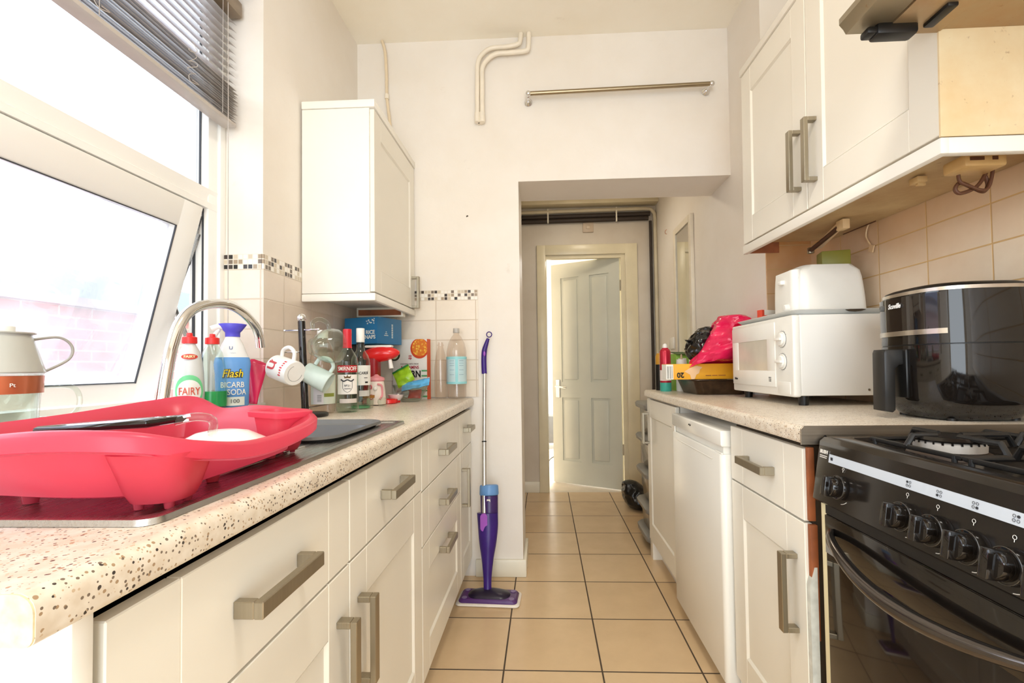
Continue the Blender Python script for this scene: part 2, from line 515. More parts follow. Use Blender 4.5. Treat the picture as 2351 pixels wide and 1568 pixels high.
def rrect(cx, cy, hx, hy, r, k=6):
    """rounded rectangle outline, counter-clockwise"""
    out = []
    for sx, sy, a in ((1, 1, 0), (-1, 1, PI / 2), (-1, -1, PI), (1, -1, 3 * PI / 2)):
        for j in range(k + 1):
            t = a + PI / 2 * j / k
            out.append((cx + sx * (hx - r) + r * math.cos(t), cy + sy * (hy - r) + r * math.sin(t)))
    return out
# ------------------------------------------------------------------ the room
XL, XR, YB, ZC = -0.957, 0.953, 2.358, 2.755      # left wall, right wall, wall with the archway, ceiling
XS, YS = 1.143, 2.014                             # recess behind the right worktop
M['floor'] = tiles('floor_tiles', 'XY', -0.1545, 0.339, 1.634, 0.3333, 0.006, (222, 194, 156), (212, 182, 142), (74, 60, 46))
struct(B().box(-1.3, 1.3, -1.7, 3.91, -0.1, 0).build('floor', 'floor', smooth=0))
struct(B().box(-1.3, 1.4, -1.75, 2.65, ZC, ZC + 0.1).build('ceiling', 'ceiling', smooth=0))

# left wall with the window recess
W0, W1, WZ0, WZ1 = -0.15, 1.541, 0.94, 2.345
b = B()
b.box(-1.20, XL, W1, YB, 0, ZC).box(-1.20, XL, -1.7, W0, 0, ZC).box(-1.20, XL, W0, W1, 0, WZ0 - 0.012).box(-1.20, XL, W0, W1, WZ1, ZC)
wl = struct(b.build('wall_left', 'wall', smooth=0))
M['tile_l'] = tiles('cream_tiles_left', 'YZ', 1.66, 0.2, 1.395, 0.1025, 0.005, (232, 218, 202), (224, 206, 186), (214, 200, 182))
M['tile_b'] = tiles('cream_tiles_back', 'XZ', -0.55, 0.2055, 1.395, 0.1025, 0.005, (238, 226, 208), (230, 216, 198), (212, 196, 176))
M['tile_r'] = tiles('cream_tiles_right', 'YZ', 1.614, 0.198, 1.345, 0.1025, 0.004, (236, 218, 192), (230, 208, 178), (204, 166, 112), greasy=0.5)
M['tile_s'] = tiles('cream_tiles_return', 'XZ', 0.94, 0.2, 1.345, 0.1025, 0.004, (228, 204, 172), (222, 194, 160), (196, 156, 104), greasy=0.75)
M['mos_l'] = mosaic('mosaic_left', 'YZ', 1.541, 1.395)
M['mos_b'] = mosaic('mosaic_back', 'XZ', -0.334, 1.395)
B().box(XL, XL + 0.007, W1 - .007, YB, 0.9, 1.395).build('tiling', 'tile_l', wl, smooth=0)
B().box(-1.10, XL, W1 - 0.007, W1, WZ0, 1.395).build('tiling', 'tile_b', wl, smooth=0)
B().box(XL, XL + 0.008, W1 - .008, YB, 1.395, 1.447).build('mosaic_border', 'mos_l', wl, smooth=0)
B().box(-1.10, XL + .001, W1 - 0.008, W1, 1.395, 1.447).build('mosaic_border', 'mos_b', wl, smooth=0)
b = B().box(-1.20, XL + 0.012, W0, W1, WZ0 - 0.012, WZ0, 0.003)
struct(b.build('window_sill', 'upvc'))

# wall with the archway
AX, AZ, AY = -0.1185, 2.0, 2.645
b = B()
b.box(-1.2, AX, YB, AY, 0, ZC).box(AX, XR, YB, AY, AZ, ZC)
wb = struct(b.build('wall_back', 'wall', smooth=0))
B().box(XL, -0.334, YB - 0.007, YB, 0.9, 1.395).build('tiling', 'tile_b', wb, smooth=0)
B().box(XL, -0.334, YB - 0.008, YB, 1.395, 1.447).build('mosaic_border', 'mos_b', wb, smooth=0)
B().cyl(at(1073, 497, Y=YB - .0005), at(1073, 497, Y=YB + .003), 0.006).build('screw_hole', 'dark', wb)
b = B().box(XL + .6, AX + 0.016, YB - 0.016, YB, 0, 0.085, 0.004).box(AX, AX + 0.016, YB - .016, AY, 0, 0.085, 0.004)
struct(b.build('baseboard_back', 'white_paint'))

# right wall, with the recess behind the worktop
b = B().box(XR, 1.3, YS, 3.91, 0, ZC).box(XS, 1.3, -1.7, YS, 0, ZC)
wr = struct(b.build('wall_right', 'wall', smooth=0))
B().box(XS - 0.007, XS, 0.2, YS, 0.9, 1.60).build('tiling', 'tile_r', wr, smooth=0)
B().box(XR - .003, XS, YS - 0.007, YS, 0.9, 1.60).build('tiling', 'tile_s', wr, smooth=0)

# unseen wall behind the camera, left open to let sky light in
b = B().box(-1.2, -0.85, -1.75, -1.65, 0, ZC).box(0.95, 1.3, -1.75, -1.65, 0, ZC).box(-0.85, 0.95, -1.75, -1.65, 2.25, ZC)
struct(b.build('wall_rear', 'wall', smooth=0))

# passage beyond the arch
YF = 3.91
DX0, DX1, DZ = 0.02, 0.69, 1.985
b = B()
b.box(-1.2, DX0, YF, YF + 0.12, 0, 2.6).box(DX1, 1.3, YF, YF + 0.12, 0, 2.6).box(DX0, DX1, YF, YF + 0.12, DZ, 2.6)
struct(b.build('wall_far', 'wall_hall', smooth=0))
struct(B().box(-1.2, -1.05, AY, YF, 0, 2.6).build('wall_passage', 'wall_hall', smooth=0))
struct(B().box(-1.2, 1.3, AY, YF, 2.42, 2.5).build('ceiling_passage', 'ceiling', smooth=0))
b = B().box(-1.05, DX0 - 0.07, YF - 0.016, YF, 0, 0.09, 0.004)
struct(b.build('baseboard_far', 'white_paint'))
# door lining and architrave
b = B()
b.box(DX0 - 0.07, DX0 + .004, YF - 0.018, YF, 0, DZ + 0.085, 0.004).box(DX1, DX1 + 0.10, YF - 0.018, YF, 0, DZ + 0.085, 0.004).box(DX0 - .07, DX1 + .10, YF - 0.018, YF, DZ, DZ + 0.085, 0.004)
b.box(DX0 - 0.002, DX0 + .012, YF, YF + .12, 0, DZ).box(DX1 - .012, DX1 + .002, YF, YF + .12, 0, DZ).box(DX0, DX1, YF, YF + .12, DZ - .012, DZ + .002)
b.box(DX1 - .035, DX1 - .012, YF - .0, YF + .02, 0, DZ - .012).box(DX0 + .012, DX1 - .012, YF, YF + .02, DZ - .03, DZ - .012)
struct(b.build('trim_1', 'yellow_paint'))

# the room beyond the door
b = B().box(-1.6, 2.4, 7.2, 7.3, 0, 2.5)
struct(b.build('wall_beyond', P('beyond_paint', (240, 240, 238), 0.7), smooth=0))
struct(B().box(-1.7, -1.6, YF + .12, 7.3, 0, 2.5).box(2.4, 2.5, YF + .12, 7.3, 0, 2.5).build('wall_beyond_side', 'wall', smooth=0))
struct(B().box(-1.7, 2.5, YF, 7.3, -0.1, 0).build('floor_beyond', P('pale_floor', (226, 214, 196), 0.3), smooth=0))
struct(B().box(-1.7, 2.5, YF + .12, 7.3, 2.42, 2.5).build('ceiling_beyond', 'ceiling', smooth=0))

# passage door, hinged on the right and swung away from us
M['door_paint'] = P('grey_cream_gloss', (206, 206, 192), 0.28, var=0.02, scale=4)
hp = Vector((DX1 - 0.045, YF + 0.03, 0)); fp = Vector((0.075, 4.24, 0))
dv = (fp - hp).normalized(); nv = Vector((-dv.y, dv.x, 0)); 
if nv.y > 0: nv = -nv
LW = (fp - hp).length
dm = Matrix(((dv.x, nv.x, 0, hp.x), (dv.y, nv.y, 0, hp.y), (0, 0, 1, 0.008), (0, 0, 0, 1)))
do = bpy.data.objects.new('door_1', None); COL.objects.link(do); do.location = hp; WM['door_1'] = Matrix.Translation(hp); struct(do)
def dbox(bb, x0, x1, y0, y1, z0, z1, bev=0.0):
    t = B(); t.box(x0, x1, y0, y1, z0, z1, bev); bmesh.ops.transform(t.bm, matrix=dm, verts=t.bm.verts)
    me = bpy.data.meshes.new('t'); t.bm.to_mesh(me); t.bm.free(); bb.bm.from_mesh(me); bpy.data.meshes.remove(me)
b = B(); H = DZ - 0.02
xs = [0, 0.095, LW / 2 - 0.05, LW / 2 + 0.05, LW - 0.095, LW]
for i in (0, 2, 4): dbox(b, xs[i], xs[i + 1], -0.036, 0, 0, H)
for z0, z1 in ((0, 0.20), (0.76, 0.90), (H - 0.13, H)):
    for i in (1, 3): dbox(b, xs[i], xs[i + 1], -0.036, 0, z0, z1)
for z0, z1 in ((0.20, 0.76), (0.90, H - 0.13)):
    for i in (1, 3):
        dbox(b, xs[i], xs[i + 1], -0.030, -0.009, z0, z1)
        dbox(b, xs[i] + 0.022, xs[i + 1] - 0.022, -0.03, -0.002, z0 + 0.022, z1 - 0.022, 0.006)
b.build('door_leaf', 'door_paint', do, smooth=25)
b = B(); hz = 0.86
dbox(b, LW - 0.075, LW - 0.035, -0.001, 0.008, hz - 0.10, hz + 0.06, 0.003)
pts = [(LW - 0.055, 0.0, hz), (LW - 0.055, 0.045, hz), (LW - 0.07, 0.05, hz), (LW - 0.16, 0.05, hz - 0.01)]
b.tube([dm @ Vector(p) for p in pts], 0.009, smooth=4)
b.build('door_handle', 'chrome', do)
b = B()
for z in (0.3, 1.68): b.cyl(hp + Vector((0.008, -0.008, z)), hp + Vector((0.008, -0.008, z + 0.09)), 0.007)
b.build('hinge', 'nickel', do)

# ------------------------------------------------------------------ window
wo = bpy.data.objects.new('window_1', None); COL.objects.link(wo); wo.location = (-1.13, 0.7, WZ0); WM['window_1'] = Matrix.Translation(wo.location); struct(wo)
FX0, FX1 = -1.165, -1.10
b = B()
b.box(FX0, FX1, W1 - 0.068, W1, WZ0, WZ1, 0.004).box(FX0, FX1, W0, W0 + .068, WZ0, WZ1, 0.004)
b.box(FX0, FX1, W0, W1, WZ1 - 0.06, WZ1, 0.004).box(FX0, FX1, W0, W1, WZ0, WZ0 + 0.03, 0.004)
b.prism([(FX0, 1.585), (FX1 + .001, 1.586), (FX1 + .001, 1.606), (FX1 - .003, 1.609), (FX1 - .003, 1.622), (FX1 + .003, 1.650), (FX0, 1.652)], 'Y', W0 + .001, W1 - .001)
b.box(FX1 - .002, FX1 + .012, W1 - 0.028, W1, WZ0, WZ1, 0.003)
b.build('window_frame', 'upvc', wo)
b = B(); gy = W1 - 0.068
b.box(FX0 + .034, FX0 + .040, gy - .003, gy + .001, 1.652, WZ1 - .06).box(FX0 + .015, FX0 + .022, gy - .005, gy + .001, WZ0 + .03, 1.585).box(FX0 + .045, FX0 + .050, gy - .003, gy + .001, WZ0 + .03, 1.585).box(FX0 + .03, FX0 + .04, W0 + .06, gy, 1.583, 1.586)
b.build('gasket', 'rubber', wo)
M['pane'] = pane_mat('window_glass', (0.97, 0.98, 1, 1), 0.02)
M['pane_dirty_glare'] = pane_mat('dusty_glare_window_glass', (0.95, 0.96, 1, 1), 0.125)  # dirt film, its haze raised to wash the view out like glare
B().box(FX0 + .03, FX0 + .034, W0 + .06, gy + .002, 1.65, WZ1 - .058).build('pane', 'pane', wo, smooth=0)
# top hung casement, pushed open at the bottom
SY0, SY1 = W0 + 0.09, 1.449
piv = Vector((-1.112, 0, 1.588)); ang = math.radians(14.6)
R = Matrix.Translation(piv) @ Matrix.Rotation(ang, 4, 'Y') @ Matrix.Translation(-piv)
so = B()
for a in ((SY1 - 0.086, SY1, 0.945, 1.585), (SY0, SY0 + .086, 0.945, 1.585)):
    so.box(-1.145, -1.095, a[0], a[1], a[2], a[3], 0.006)
so.box(-1.145, -1.095, SY0, SY1, 1.497, 1.585, 0.006).box(-1.145, -1.095, SY0, SY1, 0.945, 1.003, 0.006)
bmesh.ops.transform(so.bm, matrix=R, verts=so.bm.verts)
sash = so.build('casement', 'upvc', wo)
g = B().box(-1.122, -1.118, SY0 + .08, SY1 - .08, 0.995, 1.505); bmesh.ops.transform(g.bm, matrix=R, verts=g.bm.verts)
g.build('pane', 'pane_dirty_glare', sash, smooth=0)
g = B()
for a in ((SY1 - 0.0885, SY1 - .0855, 1.0, 1.499), (SY0 + .0855, SY0 + .0885, 1.0, 1.499)): g.box(-1.098, -1.0935, a[0], a[1], a[2], a[3])
g.box(-1.098, -1.0935, SY0 + .086, SY1 - .086, 1.4965, 1.4995).box(-1.098, -1.0935, SY0 + .086, SY1 - .086, 1.001, 1.004)
bmesh.ops.transform(g.bm, matrix=R, verts=g.bm.verts)
g.build('gasket', 'rubber', sash, smooth=0)
b = B()
pa, pb, pc = Vector((-1.13, W1 - .075, 1.50)), Vector((-1.20, 1.452, 1.27)), Vector((-1.14, W1 - .075, 1.10))
b.tube([pa, pb], 0, flat=(0.004, 0.016)).tube([pb, pc], 0, flat=(0.004, 0.014)).tube([Vector((-1.125, W1 - .074, 1.56)), Vector((-1.16, W1 - .078, 1.40))], 0, flat=(0.004, 0.014))
b.build('window_stay', 'steel', wo)

# ------------------------------------------------------------------ outdoors
b = B().box(-3.4, -3.2, -3, 9, -0.3, 1.50)
st = b.build('wall_outside', brick_mat(), smooth=0); struct(st)
b = B().box(-3.46, -3.14, -3, 9, 1.50, 1.56)
b.build('coping', P('stone_coping', (170, 160, 160), 0.8), st)
b = B().box(-5.6, -5.4, -3, 9, 0, 1.9).prism([(-5.75, 1.85), (-5.25, 1.85), (-6.6, 2.5), (-6.8, 2.4)], 'Y', -3, 9)
struct(b.build('wall_neighbour', P('blue_slate', (92, 104, 132), 0.8), smooth=0))
struct(B().box(-9, -1.2, -5, 9, -0.4, -0.3).build('ground', P('paving', (180, 176, 170), 0.9), smooth=0))

# fittings for the added lamps, all out of view (kitchen, passage, room beyond)
for (nm, c, r, lb) in (('added_ceiling_lamp', (0.1, 0.35, 2.755), 0.16, 'added round flush lamp, out of view, that brightens the kitchen'),
                       ('added_ceiling_lamp', (0.35, 3.25, 2.42), 0.10, 'added small round lamp, out of view, that brightens the passage'),
                       ('added_ceiling_lamp', (0.4, 5.4, 2.42), 0.16, 'added round lamp, out of view, that brightens the room beyond the door')):
    t = thing(nm, lb, 'lamp', c)
    B().cyl((c[0], c[1], c[2] - .03), (c[0], c[1], c[2]), r).build('added_lamp_base', 'white', t)
    B().lathe([(0, -.085), (r * .6, -.075), (r * .9, -.05), (r * .95, -.03), (0, -.03)], c).build('added_lamp_shade', 'lamp', t)
# ------------------------------------------------------------------ fitted units
def slab_front(y0, y1, z0, z1, x, s, groove=0.083):
    """plain drawer front with two V grooves; s = +1 faces +x"""
    b = B(); t = 0.018
    cuts = [y0, y0 + groove, y1 - groove, y1]
    for a, c in zip(cuts, cuts[1:]):
        b.box(min(x, x - s * t), max(x, x - s * t), a, c, z0, z1, 0.0014, 1)
    return b
def shaker(y0, y1, z0, z1, x, s, st=0.083, rail=0.095):
    b = B(); t = 0.018
    X = lambda a, c: (min(x - s * a, x - s * c), max(x - s * a, x - s * c))
    for a, c in ((y0, y0 + st), (y1 - st, y1)): b.box(*X(0, t), a, c, z0, z1, 0.0014, 1)
    for a, c in ((z0, z0 + rail), (z1 - rail, z1)): b.box(*X(0, t), y0 + st, y1 - st, a, c, 0.0014, 1)
    b.box(*X(0.006, t), y0 + st - .001, y1 - st + .001, z0 + rail - .001, z1 - rail + .001)
    # moulded inner edge
    for (a, c, d, e) in ((y0 + st, y0 + st + .006, z0 + rail, z1 - rail), (y1 - st - .006, y1 - st, z0 + rail, z1 - rail)):
        lo = c if a == y0 + st else a; hi = a if a == y0 + st else c
        b.prism([(x - s * .006, lo), (x - s * .006, hi), (x - s * .0005, hi)], 'Z', d, e)
    for (a, c) in ((z0 + rail, z0 + rail + .006), (z1 - rail, z1 - rail - .006)):
        b.prism([(x - s * .006, c), (x - s * .006, a), (x - s * .0005, a)], 'Y', y0 + st, y1 - st)
    return b
def bar_handle(x, s, ax, c, fixed, length=0.155, off=0.037, par=None, w=0.021, t=0.012):
    """square bow handle: ax 'y' lies level, 'z' stands; c = centre along its length, fixed = the other coordinate"""
    b = B(); xo = x + s * off
    def bx(a0, a1, l0, l1):
        X0, X1 = min(a0, a1), max(a0, a1)
        if ax == 'y': b.box(X0, X1, l0, l1, fixed - w / 2, fixed + w / 2, 0.0012, 1)
        else: b.box(X0, X1, fixed - w / 2, fixed + w / 2, l0, l1, 0.0012, 1)
    bx(xo - s * t, xo, c - length / 2, c + length / 2)
    bx(x - s * 0.0005, xo - s * t, c - length / 2, c - length / 2 + t)
    bx(x - s * 0.0005, xo - s * t, c + length / 2 - t, c + length / 2)
    return b.build('handle', 'nickel', par)

# --- left run
XD = -0.375
t = thing('sink_unit', 'wide cream base unit under the sink, two drawer fronts over two doors', 'cabinet', (-0.66, 0.88, 0.0))
B().box(XL + .01, XD - 0.019, 0.378, .396, 0.10, 0.835).box(XL + .01, XD - 0.019, 1.384, 1.402, 0.10, 0.835).box(XL + .01, XD - .019, .397, 1.383, .10, .118).box(XL + .01, XL + .02, .397, 1.383, .12, .80).box(XD - .10, XD - .019, .868, .887, .12, .70).build('carcass', 'dark', t)
B().box(XL + .01, XD - 0.05, 0.378, 1.402, 0.0, 0.10).build('plinth', 'cream_side', t)
for y0, y1, hy, vy in ((0.384, 0.8755, 0.624, 0.832), (0.8795, 1.3965, 1.125, 0.925)):
    d = slab_front(y0, y1, 0.684, 0.838, XD, 1).build('drawer_front', 'cream', t)
    bar_handle(XD, 1, 'y', hy, 0.763, par=d)
    d = shaker(y0, y1, 0.10, 0.680, XD, 1).build('door', 'cream', t)
    bar_handle(XD, 1, 'z', 0.515, vy, 0.17, par=d)
B().box(XL + .01, XD, 0.356, 0.374, 0, 0.8565, 0.001).build('end_panel', 'cream_side', t)
t = thing('drawer_unit', 'cream three-drawer unit between the sink unit and the narrow end unit', 'cabinet', (-0.66, 1.71, 0.0))
B().box(XL + .01, XD - 0.019, 1.404, 2.040, 0.10, 0.835).build('carcass', 'dark', t)
B().box(XL + .01, XD - 0.05, 1.404, 2.040, 0.0, 0.10).build('plinth', 'cream_side', t)
for z0, z1, hz in ((0.675, 0.838, 0.752), (0.508, 0.671, 0.578), (0.10, 0.504, 0.412)):
    d = (slab_front if z0 > .2 else shaker)(1.402, 2.038, z0, z1, XD, 1).build('drawer_front', 'cream', t)
    bar_handle(XD, 1, 'y', 1.705, hz, par=d)
t = thing('narrow_unit', 'narrow cream base unit in the left corner, one drawer over one door', 'cabinet', (-0.66, 2.2, 0.0))
B().box(XL + .01, XD - 0.019, 2.042, YB - .01, 0.10, 0.835).build('carcass', 'dark', t)
B().box(XL + .01, XD - 0.05, 2.042, YB - .01, 0.0, 0.10).build('plinth', 'cream_side', t)
d = slab_front(2.044, YB - .004, 0.675, 0.838, XD, 1, .05).build('drawer_front', 'cream', t)
bar_handle(XD, 1, 'y', 2.19, 0.762, .13, par=d)
d = shaker(2.044, YB - .004, 0.10, 0.671, XD, 1, .06).build('door', 'cream', t)
bar_handle(XD, 1, 'z', 0.512, 2.085, 0.17, par=d)

# worktop on the left, cut out for the sink bowl
ZL = 0.895
def edge_prof(xf, s, z0, z1, depth):
    r = 0.014; p = [(xf - s * depth, z0)]
    for k in range(5): a = -PI / 2 + PI / 2 * k / 4; p.append((xf - s * (r * .5 - r * .5 * math.cos(a)), z0 + r * .5 + r * .5 * math.sin(a)))
    for k in range(7): a = PI / 2 * k / 6; p.append((xf - s * (r - r * math.cos(a)), z1 - r + r * math.sin(a)))
    p.append((xf - s * depth, z1)); return p
XW = -0.3595
full = XW - XL - .009
b = B().prism(edge_prof(XW, 1, 0.857, ZL, full), 'Y', 0.316, 0.925).prism(edge_prof(XW, 1, 0.857, ZL, full), 'Y', 1.29, YB - .009)
b.prism(edge_prof(XW, 1, 0.857, ZL, 0.068), 'Y', 0.925, 1.29).box(XL + .009, -0.835, 0.925, 1.29, 0.857, ZL)
wt = b.build('worktop', 'worktop', smooth=30)
tag(wt, 'speckled beige worktop along the left wall holding the sink and the bottles', 'worktop')
B().prism(edge_prof(XW - .0005, 1, 0.8575, ZL - .0005, 0.56), 'Y', 0.3145, 0.3165).build('raw_end', 'chipboard', wt, smooth=30)

# sink: bowl at the far end, ribbed drainer at the near end
SX0, SX1, S0, S1 = -0.875, -0.392, 0.449, 1.304
t = thing('sink', 'stainless steel inset sink with drainer and one bowl under the window', 'sink', (-0.63, 0.88, ZL))
b = B(); zt = ZL + .007
def ring(x0, x1, y0, y1, r, z, k=6): return [Vector((p[0], p[1], z)) for p in rrect((x0 + x1) / 2, (y0 + y1) / 2, (x1 - x0) / 2, (y1 - y0) / 2, r, k)]
BX0, BX1, B0, B1 = -0.80, -0.445, 0.945, 1.27
b.rings([ring(SX0, SX1, S0, S1, .02, ZL + .0005), ring(SX0 + .001, SX1 - .001, S0 + .001, S1 - .001, .02, zt), ring(SX0 + .012, SX1 - .012, S0 + .012, S1 - .012, .018, zt + .0008),
         ring(SX0 + .022, SX1 - .022, S0 + .022, S1 - .022, .016, zt - .004)], cap0=False, cap1=False)
zi = zt - .004
b.box(SX0 + .02, SX1 - .02, S0 + .02, B0 - .0, zi - .002, zi).box(SX0 + .02, SX1 - .02, B1, S1 - .02, zi - .002, zi).box(SX0 + .02, BX0, B0, B1, zi - .002, zi).box(BX1, SX1 - .02, B0, B1, zi - .002, zi)
b.build('rim', 'steel', t, smooth=40)
b = B()
b.rings([ring(BX0, BX1, B0, B1, .01, zi), ring(BX0 + .004, BX1 - .004, B0 + .004, B1 - .004, .03, zi - .006), ring(BX0 + .02, BX1 - .02, B0 + .02, B1 - .02, .05, .745), ring(BX0 + .05, BX1 - .05, B0 + .05, B1 - .05, .05, .735)], cap0=False)
b.build('basin', 'steel', t, smooth=40)
b = B()
for i in range(11):
    x = SX0 + .07 + i * .033
    b.tube([(x, S0 + .12, zi - .002), (x, 0.90, zi - .002)], .0042, 8)
b.build('drainer_ribs', 'steel', t)
# washing-up bowl standing in the sink
t = thing('washing_up_bowl', 'dark grey plastic washing-up bowl sitting in the steel sink bowl', 'bowl', (-0.62, 1.11, .76))
b = B()
def wr_(e, z, r=.06): return ring(BX0 + .01 - e, BX1 - .012 + e, B0 + .01 - e, B1 - .012 + e, r, z, 8)
b.rings([wr_(-.035, .765), wr_(0, .893), wr_(.012, .906), wr_(.018, .910), wr_(.020, .904), wr_(.016, .902), wr_(-.004, .897), wr_(-.04, .772)][::-1], cap0=True, cap1=True)
b.build('bowl', 'grey', t, smooth=50)

# tap
t = thing('mixer_tap', 'tall chrome swan-neck tap arching over the red dish rack', 'tap', (-0.80, 0.915, ZL))
pts = [at(u, v, X=-.80) for u, v in ((377, 885), (388, 823), (397, 787), (409, 751), (429, 721), (456, 704), (495, 697), (531, 702), (563, 722), (584, 747), (594, 770), (597.5, 798))]
base = Vector((-.80, pts[0].y - .012, ZL + .004))
b = B().tube([base + Vector((0, 0, .05))] + pts, .0118, 20, smooth=5)
b.build('spout', 'chrome', t)
B().lathe([(0, 0), (.028, 0), (.028, .006), (.021, .010), (.019, .05), (.016, .062), (0, .062)], base).build('tap_body', 'chrome', t)
B().tube([base + Vector((0.0, -.015, .035)), base + Vector((.01, -.05, .045)), base + Vector((.012, -.085, .06))], .006, 10, smooth=3).build('lever', 'chrome', t)

# wall cabinet on the left
t = thing('wall_cabinet', 'tall white wall cabinet in the corner above the bottles', 'cabinet', (-0.8, 2.07, 1.318))
CX1, CY0, CZ0, CZ1 = -0.6579, 1.7807, 1.318, 2.114
B().box(XL + .009, CX1 - .019, CY0, YB - .003, CZ0 + .03, CZ1 - .032, .001).build('carcass', 'cream_side', t)
d = shaker(CY0 + .004, YB - .01, CZ0 + .034, CZ1 - .036, CX1, 1, .075).build('door', 'cream', t)
bar_handle(CX1, 1, 'z', 1.43, YB - .055, .16, par=d)
B().box(XL + .009, CX1 + .004, CY0 - .004, YB - .003, CZ1 - .03, CZ1, .002).build('cornice', 'cream_side', t)
B().box(XL + .009, CX1 + .004, CY0 - .004, CY0 + .016, CZ0 - .002, CZ0 + .028, .004).box(CX1 - .016, CX1 + .004, CY0 - .004, YB - .003, CZ0 - .002, CZ0 + .028, .004).build('pelmet', 'cream_side', t)
t = thing('under_cabinet_light', 'slim brown light strip under the left wall cabinet', 'light', (-0.78, 2.25, 1.325))
B().box(-.91, -.68, 2.22, 2.262, 1.300, 1.3475, .004).build('housing', 'white_paint', t)
B().box(-.90, -.69, 2.2185, 2.2215, 1.308, 1.336).build('lens', 'brown_wood', t)

# --- right run
XD2, ZR = 0.575, 0.912
t = thing('base_unit', 'cream base unit beside the cooker, one drawer over one door', 'cabinet', (0.85, 1.27, 0))
B().box(XD2 + .019, XS - .01, 1.074, 1.476, .10, .862).build('carcass', 'dark', t)
B().box(XD2 + .05, XS - .01, 1.062, 1.476, 0, .10).build('plinth', 'cream_side', t)
d = slab_front(1.074, 1.476, 0.697, 0.858, XD2, -1).build('drawer_front', 'cream', t)
bar_handle(XD2, -1, 'y', 1.28, 0.778, .155, par=d)
d = shaker(1.074, 1.476, 0.10, 0.692, XD2, -1, .078).build('door', 'cream', t)
bar_handle(XD2, -1, 'z', 0.522, 1.116, .18, par=d)
B().box(XD2 + .006, XD2 + .020, 1.063, 1.0725, .70, .862, .001).box(XD2 + .006, XD2 + .022, 1.061, 1.0725, .44, .692, .001).build('bare_side_edge', 'brown_wood', t)
bb = B().prism([(XD2 + .001, 0.10), (XD2 + .001, .56), (XD2 + .012, .60), (XD2 + .018, .60), (XD2 + .018, .10)], 'Y', 1.060, 1.0735)
bb.build('peeling_edge', P('worn_edging', (206, 206, 196), .5, var=.1, scale=40), t)
# under-counter fridge
t = thing('fridge', 'white under-counter fridge between the two cream units on the right', 'fridge', (0.85, 1.76, 0))
f0, f1, fx = 1.492, 2.047, 0.550
B().box(fx + .045, XR - .015, f0 + .004, f1, .02, .84, .004).build('body', 'gloss_white', t)
def vprof(x0, x1, y0, y1, r): return [(p[0], p[1]) for p in rrect((x0 + x1) / 2, (y0 + y1) / 2, (x1 - x0) / 2, (y1 - y0) / 2, r, 6)]
b = B().prism(vprof(fx, fx + .05, f0, f1, .016), 'Z', .055, .766, .003)
b.box(fx + .018, fx + .05, f0 + .055, f1 - .03, .76, .788)
b.build('door', 'gloss_white', t)
b = B()
prof = [(fx + .05, .789), (fx + .004, .789), (fx, .795), (fx, .836), (fx + .004, .840), (fx + .05, .840)]
b.prism(prof, 'Y', f0, f1, .003)
b.build('top_fascia', 'gloss_white', t)
b = B()
ys = [f0 + .05, f0 + .07, f1 - .05, f1 - .02]
b.tube([(fx + .004, f0 + .0, .768), (fx + .004, f0 + .055, .768), (fx + .003, f0 + .066, .742), (fx + .002, f0 + .08, .738), (fx + .002, f1 - .08, .738), (fx + .003, f1 - .035, .745), (fx + .004, f1 - .03, .788)], .003, 8)
b.build('handle_recess', 'white', t)
B().box(fx + .010, fx + .046, f0 + .006, f1 - .006, .7665, .7888).build('door_gap', 'white', t)
lc = Vector((fx - .0008, 1.80, .822))
B().text('~', .05, flat(lc, (0, -1, 0), (0, 0, 1))).build('lettering', 'black', t, smooth=0)
# narrow unit at the far end
t = thing('end_unit', 'cream one-door base unit at the far end of the right worktop', 'cabinet', (0.75, 2.34, 0))
ex = 0.570
B().box(ex + .019, XR - .01, 2.056, 2.618, .10, .868).build('carcass', 'cream_side', t)
B().box(ex + .002, XR - .01, 2.560, 2.618, 0, .868, .001).build('end_leg', 'cream_side', t)
B().box(ex + .05, XR - .01, 2.056, 2.56, 0, .10).build('plinth', 'cream_side', t)
d = shaker(2.056, 2.615, .10, .864, ex - .002, -1, .07).build('door', 'cream', t)
bar_handle(ex - .002, -1, 'z', .705, 2.585, .17, par=d)

# worktop on the right; wraps the corner of the recess
XW2 = 0.556
b = B().prism(edge_prof(XW2, -1, .874, ZR, XS - .008 - XW2), 'Y', 1.043, YS - .008).prism(edge_prof(XW2, -1, .874, ZR, XR - .001 - XW2), 'Y', YS - .008, 2.625)
wt2 = b.build('worktop', 'worktop', smooth=30)
tag(wt2, 'speckled beige worktop along the right wall holding the microwave and air fryer', 'worktop')
B().prism([(XW2 - .001, .872), (XW2 - .001, .906), (XW2 + .006, ZR + .001), (XS - .012, ZR + .001), (XS - .012, .872)], 'Y', 1.040, 1.0432, .0008, 1).build('metal_trim', 'steel_trim', wt2, smooth=30)
B().cyl((XW2 + .05, 1.041, .890), (XW2 + .05, 1.0393, .890), .003).cyl((1.0, 1.041, .890), (1.0, 1.0393, .890), .003).build('screw', 'black', wt2)

